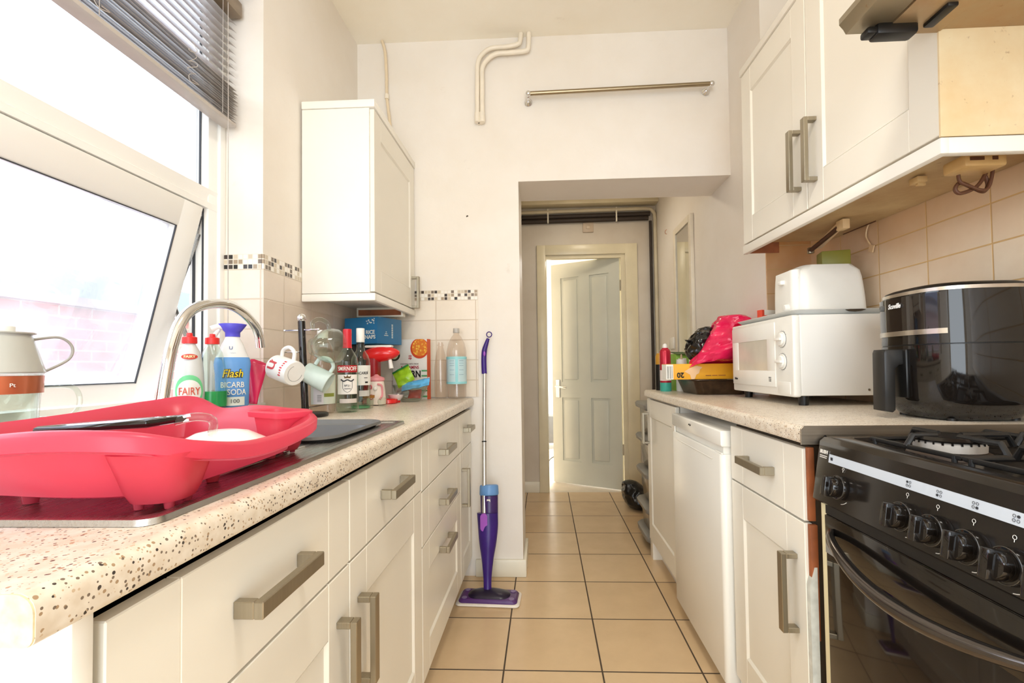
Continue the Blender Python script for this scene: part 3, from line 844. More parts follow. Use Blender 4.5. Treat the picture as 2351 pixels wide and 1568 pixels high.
# wall cabinets on the right, hanging slightly out of level
rt = Matrix.Rotation(math.radians(1.2), 3, 'X')
t = thing('wall_cabinet', 'long cream two-door wall cabinet above the microwave, greasy near end', 'cabinet', (0.97, 1.44, 1.495), rot=rt)
L = WM[t.name]
def loc_build(b, name, mat, par, **k):
    bmesh.ops.transform(b.bm, matrix=L @ Matrix.Translation((-.97, -1.44, -1.495)), verts=b.bm.verts)
    return b.build(name, mat, par, **k)
M['greasy'] = greasy_panel('grease_stained_panel', (240, 226, 190), (214, 166, 92), .6)
M['greasy2'] = greasy_panel('grease_stained_underside', (206, 184, 138), (150, 104, 54), .95)
RX, RY0, RY1, RZ0, RZ1 = .812, .970, 1.900, 1.520, 2.225
loc_build(B().box(RX + .0195, XS - .008, RY0 + .003, RY1, RZ0 + .008, RZ1 - .02, .001), 'carcass', 'cream_side', t)
loc_build(B().box(RX + .0, XS - .008, RY0 - .001, RY0 + .003, RZ0 - .004, RZ1 - .02), 'stained_side', 'greasy', t)
loc_build(B().box(RX + .02, XS - .009, RY0 + .02, RY1 - .02, RZ0 + .003, RZ0 + .009), 'underside', 'greasy2', t)
mid = 1.445
for y0, y1, hy in ((RY0 + .002, mid - .002, 1.402), (mid + .002, RY1, 1.487)):
    bd = shaker(y0, y1, RZ0, RZ1 - .03, RX, -1, .078)
    bmesh.ops.transform(bd.bm, matrix=L @ Matrix.Translation((-.97, -1.44, -1.495)), verts=bd.bm.verts)
    d = bd.build('door', 'cream', t)
    bh = B(); x, s, off, w_, t_ = RX, -1, .037, .021, .012; xo = x + s * off; c = 1.683; ln = .19
    bh.box(xo, xo + t_, hy - w_ / 2, hy + w_ / 2, c - ln / 2, c + ln / 2, .0012, 1).box(xo + t_, x + .001, hy - w_ / 2, hy + w_ / 2, c - ln / 2, c - ln / 2 + t_, .0012, 1).box(xo + t_, x + .001, hy - w_ / 2, hy + w_ / 2, c + ln / 2 - t_, c + ln / 2, .0012, 1)
    bmesh.ops.transform(bh.bm, matrix=L @ Matrix.Translation((-.97, -1.44, -1.495)), verts=bh.bm.verts)
    bh.build('handle', 'nickel', d)
loc_build(B().box(RX - .006, XS - .008, RY0 - .004, RY1 + .005, RZ1 - .028, RZ1, .003), 'cornice', 'cream_side', t)
loc_build(B().box(RX - .003, RX + .017, RY0 - .004, RY1 + .005, RZ0 - .040, RZ0 - .006, .004).box(RX - .003, XS - .008, RY0 - .004, RY0 + .016, RZ0 - .040, RZ0 - .006, .004), 'pelmet', 'cream_side', t)
loc_build(B().box(RX + .018, XR - .004, RY1 - .004, RY1 + .002, RZ0 - .036, RZ0 + .006), 'bare_end', 'brown_wood', t)
# ------------------------------------------------------------------ cooker
t = thing('cooker', 'black freestanding gas cooker in the right foreground', 'cooker', (0.85, 0.78, 0))
KY0, KY1, KX = 0.50, 1.030, 0.585
HZ = 0.893
B().box(KX + .03, XS - .01, KY0, KY1, .06, HZ - .03, .002).build('body', P('cream_enamel', (222, 210, 172), .35, var=.05), t)
for x, y in ((KX + .08, KY0 + .05), (KX + .08, KY1 - .05), (XS - .08, KY0 + .05), (XS - .08, KY1 - .05)): B().cyl((x, y, 0), (x, y, .065), .018).build('foot', 'black', t)
# hob: flat rim round a sunken well
b = B()
def rg(i, z, r): return ring(KX + .012 + i, XS - .012 - i, KY0 + i, KY1 - i, r, z)
b.rings([rg(0, HZ - .034, .008), rg(0, HZ - .004, .008), rg(.004, HZ, .008), rg(.030, HZ + .001, .012), rg(.036, HZ - .001, .014), rg(.05, HZ - .016, .02)], cap0=False)
b.build('hob', 'black_enamel', t, smooth=45)
bp = ((0.735, 0.655, .030), (0.735, 0.885, .045), (0.965, 0.655, .045), (0.965, 0.885, .036))
for x, y, r in bp:
    b = B().lathe([(0, 0), (r + .018, 0), (r + .016, .006), (r + .010, .010), (0, .010)], (x, y, HZ - .016))
    bu = b.build('burner', P('burner_skirt', (66, 52, 42), .5), t)
    B().lathe([(r, .0), (r + .006, .002), (r + .007, .016), (r + .004, .019), (0, .019), (0, 0)], (x, y, HZ - .006)).build('burner_ring', P('burner_ring_alloy', (214, 206, 196), .45, metal=.4), bu)
    b = B().lathe([(0, 0), (r + .008, 0), (r + .010, .003), (r + .004, .008), (r * .5, .0075), (0, .009)], (x, y, HZ + .0135))
    for k in range(26):
        a = 2 * PI * k / 26; c = Vector((x + math.cos(a) * (r + .0075), y + math.sin(a) * (r + .0075), HZ + .012))
        b.box(c.x - .0012, c.x + .0012, c.y - .0012, c.y + .0012, c.z - .003, c.z + .002)
    b.build('burner_cap', 'black_enamel', bu)
for gy0, gy1 in ((KY0 + .055, .765), (.775, KY1 - .055)):
    b = B(); x0, x1 = KX + .075, XS - .075; zg = HZ + .022; y0, y1 = gy0, gy1; ym = (y0 + y1) / 2
    b.tube([(x0, y0, HZ + .002), (x1, y0, HZ + .002), (x1, y1, HZ + .002), (x0, y1, HZ + .002)], .0045, 8, closed=True)
    for x, y, r in bp:
        if not (y0 < y < y1): continue
        for dx, dy in ((1, 0), (-1, 0), (0, 1), (0, -1)):
            ex_ = (x1 if dx > 0 else x0) if dx else x; ey = (y1 if dy > 0 else y0) if dy else y
            if dx and abs(ex_ - x) > .13: ex_ = x + dx * .113
            pi_ = Vector((x + dx * .022, y + dy * .022, zg)); po = Vector((ex_, ey, zg))
            b.tube([pi_, po + (pi_ - po).normalized() * .012, Vector((ex_, ey, HZ + .002))], 0.0052, 8)
    b.tube([((x0 + x1) / 2, y0, HZ + .002), ((x0 + x1) / 2, y0 + .02, zg - .004), ((x0 + x1) / 2, y1 - .02, zg - .004), ((x0 + x1) / 2, y1, HZ + .002)], .0045, 8)
    for x in (x0, x1):
        for y in (y0 + .01, y1 - .01): b.cyl((x, y, HZ - .015), (x, y, HZ + .004), .004, seg=8)
    b.build('pan_support', 'iron', t)
# control panel, leaning out towards its lower edge
pt, pb_ = Vector((KX + .004, 0, HZ - .010)), Vector((KX - .014, 0, .762))
prof = [(pt.x, pt.z), (pb_.x, pb_.z), (pb_.x + .006, pb_.z - .005), (KX + .032, pb_.z - .002), (KX + .032, HZ - .004), (KX + .014, HZ - .002)]
b = B().prism(prof, 'Y', KY0, KY1 + .003, .004)
cp = b.build('control_panel', 'black_enamel', t)
up = (pt - pb_).normalized(); nrm = Vector((-up.z, 0, up.x)); rt_ = Vector((0, -1, 0))
def onp(y, z, h=0):
    k = (z - pb_.z) / (pt.z - pb_.z); p = pb_.lerp(pt, k); return Vector((p.x, y, p.z)) + nrm * h
b = B(); zc, hw = .853, .0085
b.rings([[onp(.990, zc - hw, .0002), onp(KY0 + .01, zc - hw, .0002), onp(KY0 + .01, zc + hw, .0002), onp(.990, zc + hw, .0002)], [onp(.990, zc - hw, .0012), onp(KY0 + .01, zc - hw, .0012), onp(KY0 + .01, zc + hw, .0012), onp(.990, zc + hw, .0012)]])
b.build('marking_strip', P('pale_blue_strip', (196, 204, 214), .35, var=.01), cp, smooth=0)
KN = ((.942, .8045), (.780, .800), (.722, .798), (.664, .796), (.609, .794), (.556, .792))
b = B()
def dot(c, r, hollow=False):
    f = flat(c, rt_, up)
    if hollow:
        b.tube([f(r * math.cos(a * PI / 5), r * math.sin(a * PI / 5), .0004) for a in range(10)], .0003, 4, closed=True)
    else: b.prism([(0, 0)], 'Z', 0, 0) if 0 else b.rings([[f(r * math.cos(a * PI / 5), r * math.sin(a * PI / 5), h) for a in range(10)] for h in (0, .0008)])
dk = P('dark_print', (48, 50, 56), .5)
sp = .0028
for i, (y, z) in enumerate(KN):
    c = onp(y if i else .980, zc, .0013)
    if i == 0:
        b.text('□', .009, flat(c, rt_, up)) if 0 else b.box(c.x - .001, c.x, c.y - .003, c.y + .003, c.z - .003, c.z + .003)
    elif i < 5:
        for q, (dx, dz) in enumerate(((-1, 1), (1, 1), (-1, -1), (1, -1))):
            dot(c + rt_ * dx * sp + up * dz * sp, .0019, q != (0, 2, 3, 1)[(i - 1) % 4])
b.build('burner_symbols', dk, cp, smooth=0)
wp = P('white_print', (226, 222, 214), .5)
b = B()
for i, (y, z) in enumerate(KN):
    dot_c = onp(y, z + .036, .0006)
    f = flat(dot_c, rt_, up)
    b.tube([f(.0026 * math.cos(a * PI / 5), .0026 * math.sin(a * PI / 5), .0004) for a in range(10)], .0004, 4, closed=True)
    b.tube([f(0, -.003, .0004), f(0, -.006, .0004)], .0005, 4)
    c2 = onp(y, z, .0006); f = flat(c2, rt_, up)
    b.tube([f(.031 * math.cos(a), .031 * math.sin(a), .0004) for a in [math.radians(q) for q in range(-80, -40, 8)]], .0006, 4)
b.text('BUSH', .0105, flat(onp(1.009, .8625, .0006), rt_, up), bold=.02)
b.dashes(flat(onp(1.009, .8545, .0006), rt_, up), [(-.012, .012, 0, .0016), (-.012, .011, -.0035, .0016)])
b.build('lettering', wp, cp, smooth=0)
for i, (y, z) in enumerate(KN):
    c = onp(y, z); ax = nrm
    b = B().cyl(c, c + ax * .010, .0235, .0225, 28, .001).cyl(c + ax * .010, c + ax * .027, .0195, .0175, 28, .002)
    k = B(); k.box(-.0065, .0065, -.019, .019, 0.008, .036, .002)
    rm = Matrix((rt_, up, ax)).transposed().to_4x4(); rm.translation = c
    bmesh.ops.transform(k.bm, matrix=rm, verts=k.bm.verts); me = bpy.data.meshes.new('t'); k.bm.to_mesh(me); b.bm.from_mesh(me); bpy.data.meshes.remove(me)
    kn = b.build('knob', 'black_gloss', cp)
    q = B(); q.tube([c + ax * .0102 + (rt_ * math.cos(a) + up * math.sin(a)) * .0226 for a in [2 * PI * j / 28 for j in range(28)]], .0004, 6, closed=True)
    q.build('knob_ring', P('dull_ring', (120, 116, 110), .35, metal=.8), kn)
# oven door
b = B().box(KX - .002, KX + .03, KY0 + .01, 1.010, .075, .735, .004)
od = b.build('oven_door', 'oven_glass', t)
b = B().box(KX - .0032, KX - .0018, KY0 + .012, 1.008, .655, .733, .0004)
b.build('door_band', 'black_gloss', od)
n = 24; pts = []
for i in range(n + 1):
    k = i / n; s = math.sin(PI * k)
    pts.append(Vector((KX - .004 - .048 * s ** .6, .985 - k * .455, .705 - .035 * s)))
b = B().tube(pts, lambda k: .007 + .006 * math.sin(PI * k), 14)
b.build('door_handle', P('dark_chrome_bar', (96, 90, 86), .16, metal=.9), od)
B().box(KX - .0, KX + .03, KY0 + .01, 1.010, .735, .757).build('vent_gap', 'black', t)
B().box(KX + .002, KX + .03, 1.011, KY1, .06, .757, .002).build('side_frame', P('ivory_frame', (226, 214, 174), .35, var=.04), t)

# ------------------------------------------------------------------ extractor hood
t = thing('extractor_hood', 'greasy metal extractor hood above the cooker at top right', 'hood', (0.88, 0.68, 1.725))
hz = 1.722
M['hood'] = greasy_panel('greasy_hood_metal', (172, 158, 128), (170, 120, 66), .8, .32, .55)
M['hood_grey'] = greasy_panel('dull_hood_visor', (148, 140, 120), (160, 130, 80), .5, .35, .6)
prof = [(.625, hz + .012), (.617, hz + .022), (.617, hz + .034), (.625, hz + .042), (.70, hz + .05), (.70, hz + .002), (.63, hz + .002)]
B().prism([(p[0], p[1]) for p in prof], 'Y', .37, .9685, .003).build('visor', 'hood_grey', t)
B().box(.7015, XS - .009, .37, .9685, hz + .003, hz + .14, .003).box(.7015, .815, .37, .9685, hz - .001, hz + .004).build('housing', 'hood', t)
b = B().box(.672, .752, .935, .966, hz - .020, hz + .004, .006).box(.655, .680, .938, .964, hz - .016, hz - .002, .004)
b.build('visor_hinge', 'black', t)
B().box(.765, .785, .885, .945, hz - .008, hz + .004, .003).build('switch', 'black', t)
b = B()
for i in range(42):
    x = .81 + i * .0075
    b.box(x, x + .0035, .50, .86, hz + .0005, hz + .0035)
b.build('filter_grille', P('brown_filter', (92, 50, 34), .6), t)

# ------------------------------------------------------------------ microwave
t = thing('microwave', 'white microwave oven with two dials on the right worktop', 'microwave', (0.95, 1.77, ZR))
mx, my0, my1, mz0, mz1 = .797, 1.525, 2.0, .940, 1.205
bw = B().prism(vprof(mx + .022, XS - .02, my0, my1, .006), 'Z', mz0 + .004, mz1, .004)
bw.build('body', P('white_painted_case', (236, 234, 228), .4, var=.02, scale=3), t)
def mprof(y0, y1, r): return [(p[0], p[1]) for p in rrect((y0 + y1) / 2, (mz0 + mz1) / 2 + 0, (y1 - y0) / 2, (mz1 - mz0) / 2, r, 5)]
b = B().prism(mprof(my0 - .002, my1, .008), 'X', mx, mx + .0235, .005)
fr = b.build('front_fascia', 'white', t)
dy = my0 + .112
b = B()
# raised door with a window surround
def fr_rect(y0, y1, z0, z1, w, x, h):
    b.box(x - h, x, y0, y1, z1 - w, z1, .001).box(x - h, x, y0, y1, z0, z0 + w, .001).box(x - h, x, y0, y0 + w, z0, z1, .001).box(x - h, x, y1 - w, y1, z0, z1, .001)
fr_rect(dy, my1 - .006, mz0 + .028, mz1 - .014, .056, mx + .001, .004)
dr = b.build('door', 'white', fr)
B().box(mx - .0012, mx, dy + .052, my1 - .058, mz0 + .080, mz1 - .066).build('door_window', P('misty_window', (214, 206, 190), .15, var=.06, scale=8), dr)
B().text('Beko', .013, flat((mx - .0032, my1 - .04, mz0 + .05), (0, -1, 0), (0, 0, 1)), bold=.015).build('lettering', dk, dr, smooth=0)
b = B()
for i in range(3):
    for j in range(3): b.box(mx - .0036, mx - .003, dy + .030 + i * .006, dy + .0345 + i * .006, mz0 + .046 + j * .006, mz0 + .0505 + j * .006)
b.build('power_mark', 'grey', dr, smooth=0)
for z in (mz1 - .075, mz1 - .150):
    c = Vector((mx + .0002, my0 + .066, z))
    b = B().cyl(c, c + Vector((-.004, 0, 0)), .0265, .0262, 32, .001).cyl(c + Vector((-.004, 0, 0)), c + Vector((-.012, 0, 0)), .021, .020, 32, .002).box(c.x - .019, c.x - .008, c.y - .020, c.y + .020, c.z - .004, c.z + .004, .0015)
    kn = b.build('dial', 'white', fr)
    B().tube([c + Vector((-.0006, math.cos(q * .21) * .0272, math.sin(q * .21) * .0272)) for q in range(30)], .0008, 6, closed=True).build('dial_ring', 'grey', kn)
    b = B()
    for k in range(16):
        a = math.radians(-60 + k * 300 / 15 + 90); p = c + Vector((-.0008, -math.cos(a) * .030, math.sin(a) * .030))
        b.box(p.x, p.x + .0006, p.y - .0008, p.y + .0008, p.z - .0008, p.z + .0008)
    b.build('dial_marks', 'grey', kn, smooth=0)
B().box(mx - .0015, mx + .002, my0 + .02, dy - .012, mz0 + .008, mz0 + .048, .001).build('door_button', 'white', fr)
for y in (my0 + .03, my1 - .04):
    for x in (mx + .045, XS - .06): B().cyl((x, y, ZR + .0005), (x, y, mz0 + .0042), .014, .016).build('foot', 'black', t)
B().cyl((1.03, my0 - .0015, mz0 + .022), (1.03, my0 + .001, mz0 + .022), .0035).build('screw', 'nickel', t)

# shallow tray under the toaster
t = thing('plastic_tray', 'shallow pale grey plastic tray with a hand slot lying on the microwave', 'tray', (.97, 1.76, mz1))
tm = P('pale_grey_plastic', (214, 216, 214), .35, var=.02)
b = B()
def tr(e, z): return ring(mx + .008 + e, XS - .012 - e, my0 + .004 + e, my1 - .01 - e, .03, z)
b.rings([tr(.018, mz1 + .001), tr(0, mz1 + .016), tr(.004, mz1 + .018), tr(.022, mz1 + .004)])
b.build('tray_body', tm, t, smooth=50)
b = B().prism([(1.0, .0), (1.03, -.006 + .010), (1.07, .012), (1.03, .014), (1.0, .010)], 'Y', .0, .001) if 0 else B()
cy = my0 + .0035
pl = [(-.032, 0), (-.018, -.0045), (0, -.006), (.018, -.0045), (.032, 0), (.018, .002), (-.018, .002)]
b.prism([(1.0 + p[0], mz1 + .0135 + p[1]) for p in pl], 'Y', cy, cy + .006)
b.build('hand_slot', 'dark', t)

# toaster
t = thing('toaster', 'white two-slice toaster standing on the tray on the microwave', 'toaster', (.96, 1.70, mz1 + .006))
tz0, tz1 = mz1 + .006, mz1 + .182
R_ = []
for k in range(9):
    f = k / 8; z = tz0 + (tz1 - tz0) * f
    e = 0.016 * f ** 2 + (.022 * max(0, (f - .82) / .18) ** 2)
    R_.append([Vector((p[0], p[1], z)) for p in rrect(.985 - .003 * f, 1.69, .112 - e * .7, .086 - e * .6, .028, 6)])
B().rings(R_).build('shell', 'white', t, smooth=50)
b = B()
R_ = []
for k in range(7):
    f = k / 6; e = .004 * f ** 3
    R_.append([Vector((p[0], p[1], tz0 + .002 + f * (tz1 - tz0 - .018))) for p in rrect(.874, 1.69, .022 - e, .070 - e, .02, 5)])
B().rings(R_).build('end_cap', 'white', t, smooth=50)
B().box(.840, .857, 1.675, 1.700, tz1 - .06, tz1 - .045, .004).build('lever', 'white', t)
B().cyl((.854, 1.655, tz0 + .030), (.838, 1.655, tz0 + .030), .014, .012, 24, .002).build('browning_dial', 'white', t)
b = B()
for y in (1.665, 1.715): b.box(.90, 1.05, y - .012, y + .012, tz1 - .003, tz1 + .0006)
b.build('bread_slot', 'black', t)

t = thing('olive_carton', 'small olive green box lying on top of the toaster', 'box', (1.01, 1.71, tz1 + .001))
rz = Matrix.Rotation(math.radians(-14), 4, 'Z')
ol = P('olive_card', (132, 128, 50), .45, var=.08)
B().box(1.00, 1.09, 1.68, 1.74, tz1 + .001, tz1 + .060, .003, rot=rz).build('carton', ol, t)
B().dashes(flat((1.027, 1.689, tz1 + .036), rz.to_3x3() @ Vector((1, 0, 0)), (0, 0, 1)), [(-.014, .014, 0, .002), (-.004, .004, .008, .002)]).build('lettering', 'black', t, smooth=0)

t = thing('small_carton', 'small red and white carton on the far corner of the microwave', 'box', (.89, 1.93, mz1))
rz = Matrix.Rotation(math.radians(20), 4, 'Z')
zz = mz1 + .018
B().box(.875, .955, 1.925, 1.95, zz, zz + .022, .001, rot=rz).box(.875, .888, 1.925, 1.95, zz, zz + .044, .001, rot=rz, about=(.915, 1.9375, zz)).build('red_part', P('orange_red_card', (222, 78, 54), .5), t)
B().box(.888, .955, 1.926, 1.949, zz + .022, zz + .044, .001, rot=rz, about=(.915, 1.9375, zz)).build('white_part', 'white', t)
B().dashes(flat(Vector((.917, 1.9245, zz + .011)), rz.to_3x3() @ Vector((1, 0, 0)), (0, 0, 1)), [(-.018, .018, .004, .004), (-.014, .014, -.004, .003)]).build('lettering', 'white', t, smooth=0)
t = thing('green_jar', 'dark green lidded pot half hidden behind the toaster', 'jar', (.955, 1.90, zz))
B().lathe([(0, 0), (.020, 0), (.022, .004), (.022, .040), (.018, .046), (.010, .052), (.010, .085), (0, .086)], (.962, 1.885, zz)).build('pot', P('bottle_green', (58, 78, 70), .3), t)

# ------------------------------------------------------------------ air fryer
t = thing('air_fryer', 'glossy black air fryer with a front handle at the near end of the worktop', 'air fryer', (1.0, 1.2, ZR))
fc = Vector((1.008, 1.190, 0)); fr_ = math.radians(-3)
def fpl(e, z, n=56, hx=.127, hy=.126, pw=3.0):
    out = []
    for k in range(n):
        a = 2 * PI * k / n; c, s = math.cos(a), math.sin(a)
        x = (hx - e) * (1 if c >= 0 else -1) * abs(c) ** (2 / pw); y = (hy - e) * (1 if s >= 0 else -1) * abs(s) ** (2 / pw)
        out.append(fc + Vector((x * math.cos(fr_) - y * math.sin(fr_), x * math.sin(fr_) + y * math.cos(fr_), z)))
    return out
z0 = ZR
B().rings([fpl(.040, z0 + .002), fpl(.030, z0 + .006), fpl(.006, z0 + .035), fpl(.0, z0 + .05), fpl(.0, z0 + .176)]).build('basket', 'black_gloss', t, smooth=50)
B().rings([fpl(.002, z0 + .1765), fpl(.002, z0 + .1785)]).build('seam', 'black', t)
B().rings([fpl(.0, z0 + .179), fpl(.002, z0 + .25), fpl(.006, z0 + .300)]).build('upper_body', 'black_gloss', t, smooth=50)
B().rings([fpl(.005, z0 + .300), fpl(.005, z0 + .308)]).build('silver_rim', P('satin_silver', (206, 196, 184), .25, metal=.9), t, smooth=50)
B().rings([fpl(.008, z0 + .308), fpl(.010, z0 + .313), fpl(.022, z0 + .318)]).build('lid', 'black', t, smooth=50)
for (x, y) in ((-.07, -.07), (.07, -.07), (.07, .07), (-.07, .07)): B().cyl(fc + Vector((x, y, z0)), fc + Vector((x, y, z0 + .006)), .01).build('foot', 'black', t)
# arc of the control window on the front
def arc(a0, a1, e, zlo, zhi, th, n=24):
    P_ = fpl(e, 0, 720)
    def f(a): return P_[int(a / (2 * PI) * 720) % 720]
    A = [f(a0 + (a1 - a0) * i / n) for i in range(n + 1)]
    bb = B()
    def g(i, o, z):
        p = A[i]; d = (p - Vector((fc.x, fc.y, 0))); d.z = 0; return p + d.normalized() * o + Vector((0, 0, z))
    bb.rings([[g(i, -.002, zlo), g(i, th, zlo), g(i, th, zhi), g(i, -.002, zhi)] for i in range(n + 1)])
    return bb
a0, a1 = math.radians(120), math.radians(232)
cw = arc(a0, a1, .001, z0 + .212, z0 + .296, .0022).build('control_window', P('smoked_screen', (30, 24, 22), .04, coat=.5), t)
arc(a0, a1, .0, z0 + .201, z0 + .213, .0028).build('silver_band', P('band_silver', (196, 188, 176), .22, metal=.9), t)
P_ = fpl(-.0035, 0, 720)
LG0 = 350
def lf(x, y, h):
    i, f, left = LG0, 0.0, x
    while left > 0:
        s_ = (P_[(i + 1) % 720] - P_[i % 720]).length
        if left < s_: f = left / s_; break
        left -= s_; i += 1
    p = P_[i % 720].lerp(P_[(i + 1) % 720], f)
    return Vector((p.x, p.y, z0 + .276 + y)) + Vector((-1, -.2, 0)).normalized() * h
B().text('Scoville', .017, lf, align='LEFT', bold=.02, shear=.3, font_scale=(.85, 1)).build('lettering', P('white_logo', (250, 250, 250), .4), cw, smooth=0)
# handle: neck, outer grip and its foot
rm = Matrix.Translation(fc) @ Matrix.Rotation(fr_, 4, 'Z')
b = B()
hx = -.127
b.prism([(hx - .045, .168), (hx + .012, .168), (hx + .012, .130), (hx - .012, .130), (hx - .022, .120), (hx - .024, .020), (hx - .030, .014), (hx - .050, .018), (hx - .048, .160)], 'Y', -.024, .024, .005)
bmesh.ops.transform(b.bm, matrix=rm @ Matrix.Translation((0, 0, z0)), verts=b.bm.verts)
b.build('handle', P('satin_black', (34, 33, 32), .4), t)
b = B().box(hx - .006, hx + .002, -.034, .034, .05, .168, .003); bmesh.ops.transform(b.bm, matrix=rm @ Matrix.Translation((0, 0, z0)), verts=b.bm.verts)
b.build('handle_mount', P('mount_black', (20, 19, 18), .3), t)

# ------------------------------------------------------------------ things at the far end of the right worktop
t = thing('roasting_tin', 'brown roasting tin holding the foil boxes beside the microwave', 'tin', (.80, 2.25, ZR))
b = B(); q0 = (.665, .93, 2.10, 2.42)
def rr_(e, z): return ring(q0[0] + e, q0[1] - e, q0[2] + e, q0[3] - e, .03, z)
b.rings([rr_(.030, ZR + .001), rr_(.008, ZR + .062), rr_(-.006, ZR + .066), rr_(-.006, ZR + .069), rr_(.010, ZR + .064), rr_(.032, ZR + .004)])
b.build('pan', P('baked_brown_steel', (84, 66, 48), .28, metal=.6, var=.25, scale=20), t, smooth=50)
orange = P('orange_card', (240, 172, 40), .45, var=.04)
t = thing('bag_roll_carton', 'long orange carton marked 20 upside down across the roasting tin', 'box', (.76, 2.25, ZR + .07))
z1_ = ZR + .0705
ra = Matrix.Rotation(math.radians(3), 4, 'Z')
cb = B().box(.545, .91, 2.12, 2.185, z1_, z1_ + .070, .002, rot=ra)
ct = cb.build('carton', orange, t)
rv = ra.to_3x3() @ Vector((1, 0, 0)); fo = Vector((.7475, 2.1195, z1_ + .035))
B().text('20', .032, flat(fo - rv * .105 + Vector((0, 0, -.012)), -rv, (0, 0, -1)) if 0 else (lambda x, y, h: fo - rv * .138 + Vector((0, 0, -.014)) - rv * x + Vector((0, -h, 0)) + Vector((0, 0, -y))), bold=.03).build('lettering', 'black', ct, smooth=0)
B().dashes(lambda x, y, h: fo + rv * (.02 + x) + Vector((0, -h, y - .018)), [(-.045, -.02, 0, .003), (-.016, .008, 0, .003), (.012, .045, 0, .003)]).build('lettering', 'brown_wood', ct, smooth=0)
b = B().prism([(-.03, 0), (-.022, .02), (-.010, .026), (-.004, .045), (.004, .05), (.004, .054), (-.02, .06), (-.05, .05), (-.075, .035), (-.05, .02), (-.045, 0)], 'Y', 0, .0006)
bmesh.ops.transform(b.bm, matrix=Matrix.Translation(fo - rv * .045 + Vector((0, -.0008, -.034))) @ ra, verts=b.bm.verts)
b.build('printed_swoosh', P('peach_print', (236, 196, 150), .5), ct, smooth=0)
B().box(.543, .575, 2.117, 2.122, z1_ + .001, z1_ + .068, rot=ra, about=(.7475, 2.15, z1_)).box(.543, .546, 2.12, 2.18, z1_ + .001, z1_ + .068, rot=ra, about=(.7475, 2.15, z1_)).build('white_end', 'white', ct, smooth=0)
b = B()
for i, x in enumerate((.548, .552, .559, .563, .569)): b.box(x, x + .0018, 2.1163, 2.1172, z1_ + .004, z1_ + .060, rot=ra, about=(.7475, 2.15, z1_))
b.build('barcode', 'black', ct, smooth=0)
t = thing('foil_carton', 'slim orange and white carton lying behind the carton marked 20', 'box', (.80, 2.24, ZR + .07))
B().box(.66, .93, 2.205, 2.25, z1_, z1_ + .045, .002, rot=Matrix.Rotation(math.radians(-5), 4, 'Z')).build('carton', P('amber_card', (226, 150, 50), .5), t)

t = thing('aerosol_can', 'red aerosol can with a white nozzle and a teal foot at the worktop end', 'can', (.633, 2.455, ZR))
c = Vector((.633, 2.46, ZR))
B().lathe([(0, .045), (.027, .045), (.028, .048), (.028, .205), (.024, .216), (.016, .222), (.016, .226), (0, .226)], c).build('can_body', P('red_can', (196, 40, 62), .25, metal=.3), t)
B().lathe([(0, .0), (.0275, .0), (.0285, .003), (.0285, .045), (0, .045)], c).build('cap_base', P('teal_cap', (70, 178, 160), .35), t)
B().lathe([(.0286, .055), (.0288, .055), (.0288, .110), (.0286, .110)], c, closed=True).build('label', P('white_label', (236, 226, 220), .5), t)
B().lathe([(0, .226), (.013, .226), (.012, .240), (.006, .248), (0, .249)], c).build('nozzle', 'white', t)
t = thing('dark_can', 'dark can with a yellow top half hidden behind the red aerosol', 'can', (.63, 2.55, ZR))
c = Vector((.632, 2.560, ZR))
B().lathe([(0, 0), (.025, 0), (.026, .004), (.026, .14), (0, .14)], c).build('can_body', 'black', t)
B().lathe([(0, .14), (.0255, .14), (.025, .185), (.018, .20), (0, .202)], c).build('cap', P('ochre_cap', (206, 150, 50), .4), t)
t = thing('lime_carton', 'lime green carton with an open flap behind the white glue bottle', 'box', (.72, 2.53, ZR))
rz = Matrix.Rotation(math.radians(12), 4, 'Z'); lime = P('lime_card', (150, 200, 84), .5)
ca = B().box(.690, .765, 2.50, 2.56, ZR + .0005, ZR + .195, .002, rot=rz).build('carton', lime, t)
B().box(.690, .765, 2.485, 2.56, ZR + .197, ZR + .200, rot=rz @ Matrix.Rotation(.18, 4, 'X')).build('flap', P('dark_green_card', (64, 92, 40), .5), ca)
B().dashes(flat(rz @ Vector((.0, 0, 0)) + Vector((.735, 2.4975, ZR + .165)), rz.to_3x3() @ Vector((1, 0, 0)), (0, 0, 1)), [(-.026, .020, 0, .012), (-.026, .012, -.022, .005)]).build('lettering', 'white', ca, smooth=0)
t = thing('white_bottle', 'white bottle with a broad cap between the aerosol and the roasting tin', 'bottle', (.70, 2.46, ZR))
c = Vector((.715, 2.455, ZR))
B().lathe([(0, 0), (.026, 0), (.028, .004), (.028, .125), (.022, .135), (0, .135)], c).build('bottle_body', 'white', t)
B().lathe([(0, .135), (.027, .135), (.025, .165), (0, .165)], c).build('cap', 'white', t)
B().lathe([(0, .165), (.006, .165), (.004, .190), (0, .192)], c).build('nozzle', P('tan_tip', (196, 170, 140), .5), t)
t = thing('plastic_tub', 'white tub standing in the roasting tin under the pink bag', 'tub', (.80, 2.33, ZR + .01))
B().lathe([(0, 0), (.03, 0), (.033, .075), (.035, .078), (.035, .088), (0, .089)], (.79, 2.30, ZR + .008)).build('tub_body', 'white', t)

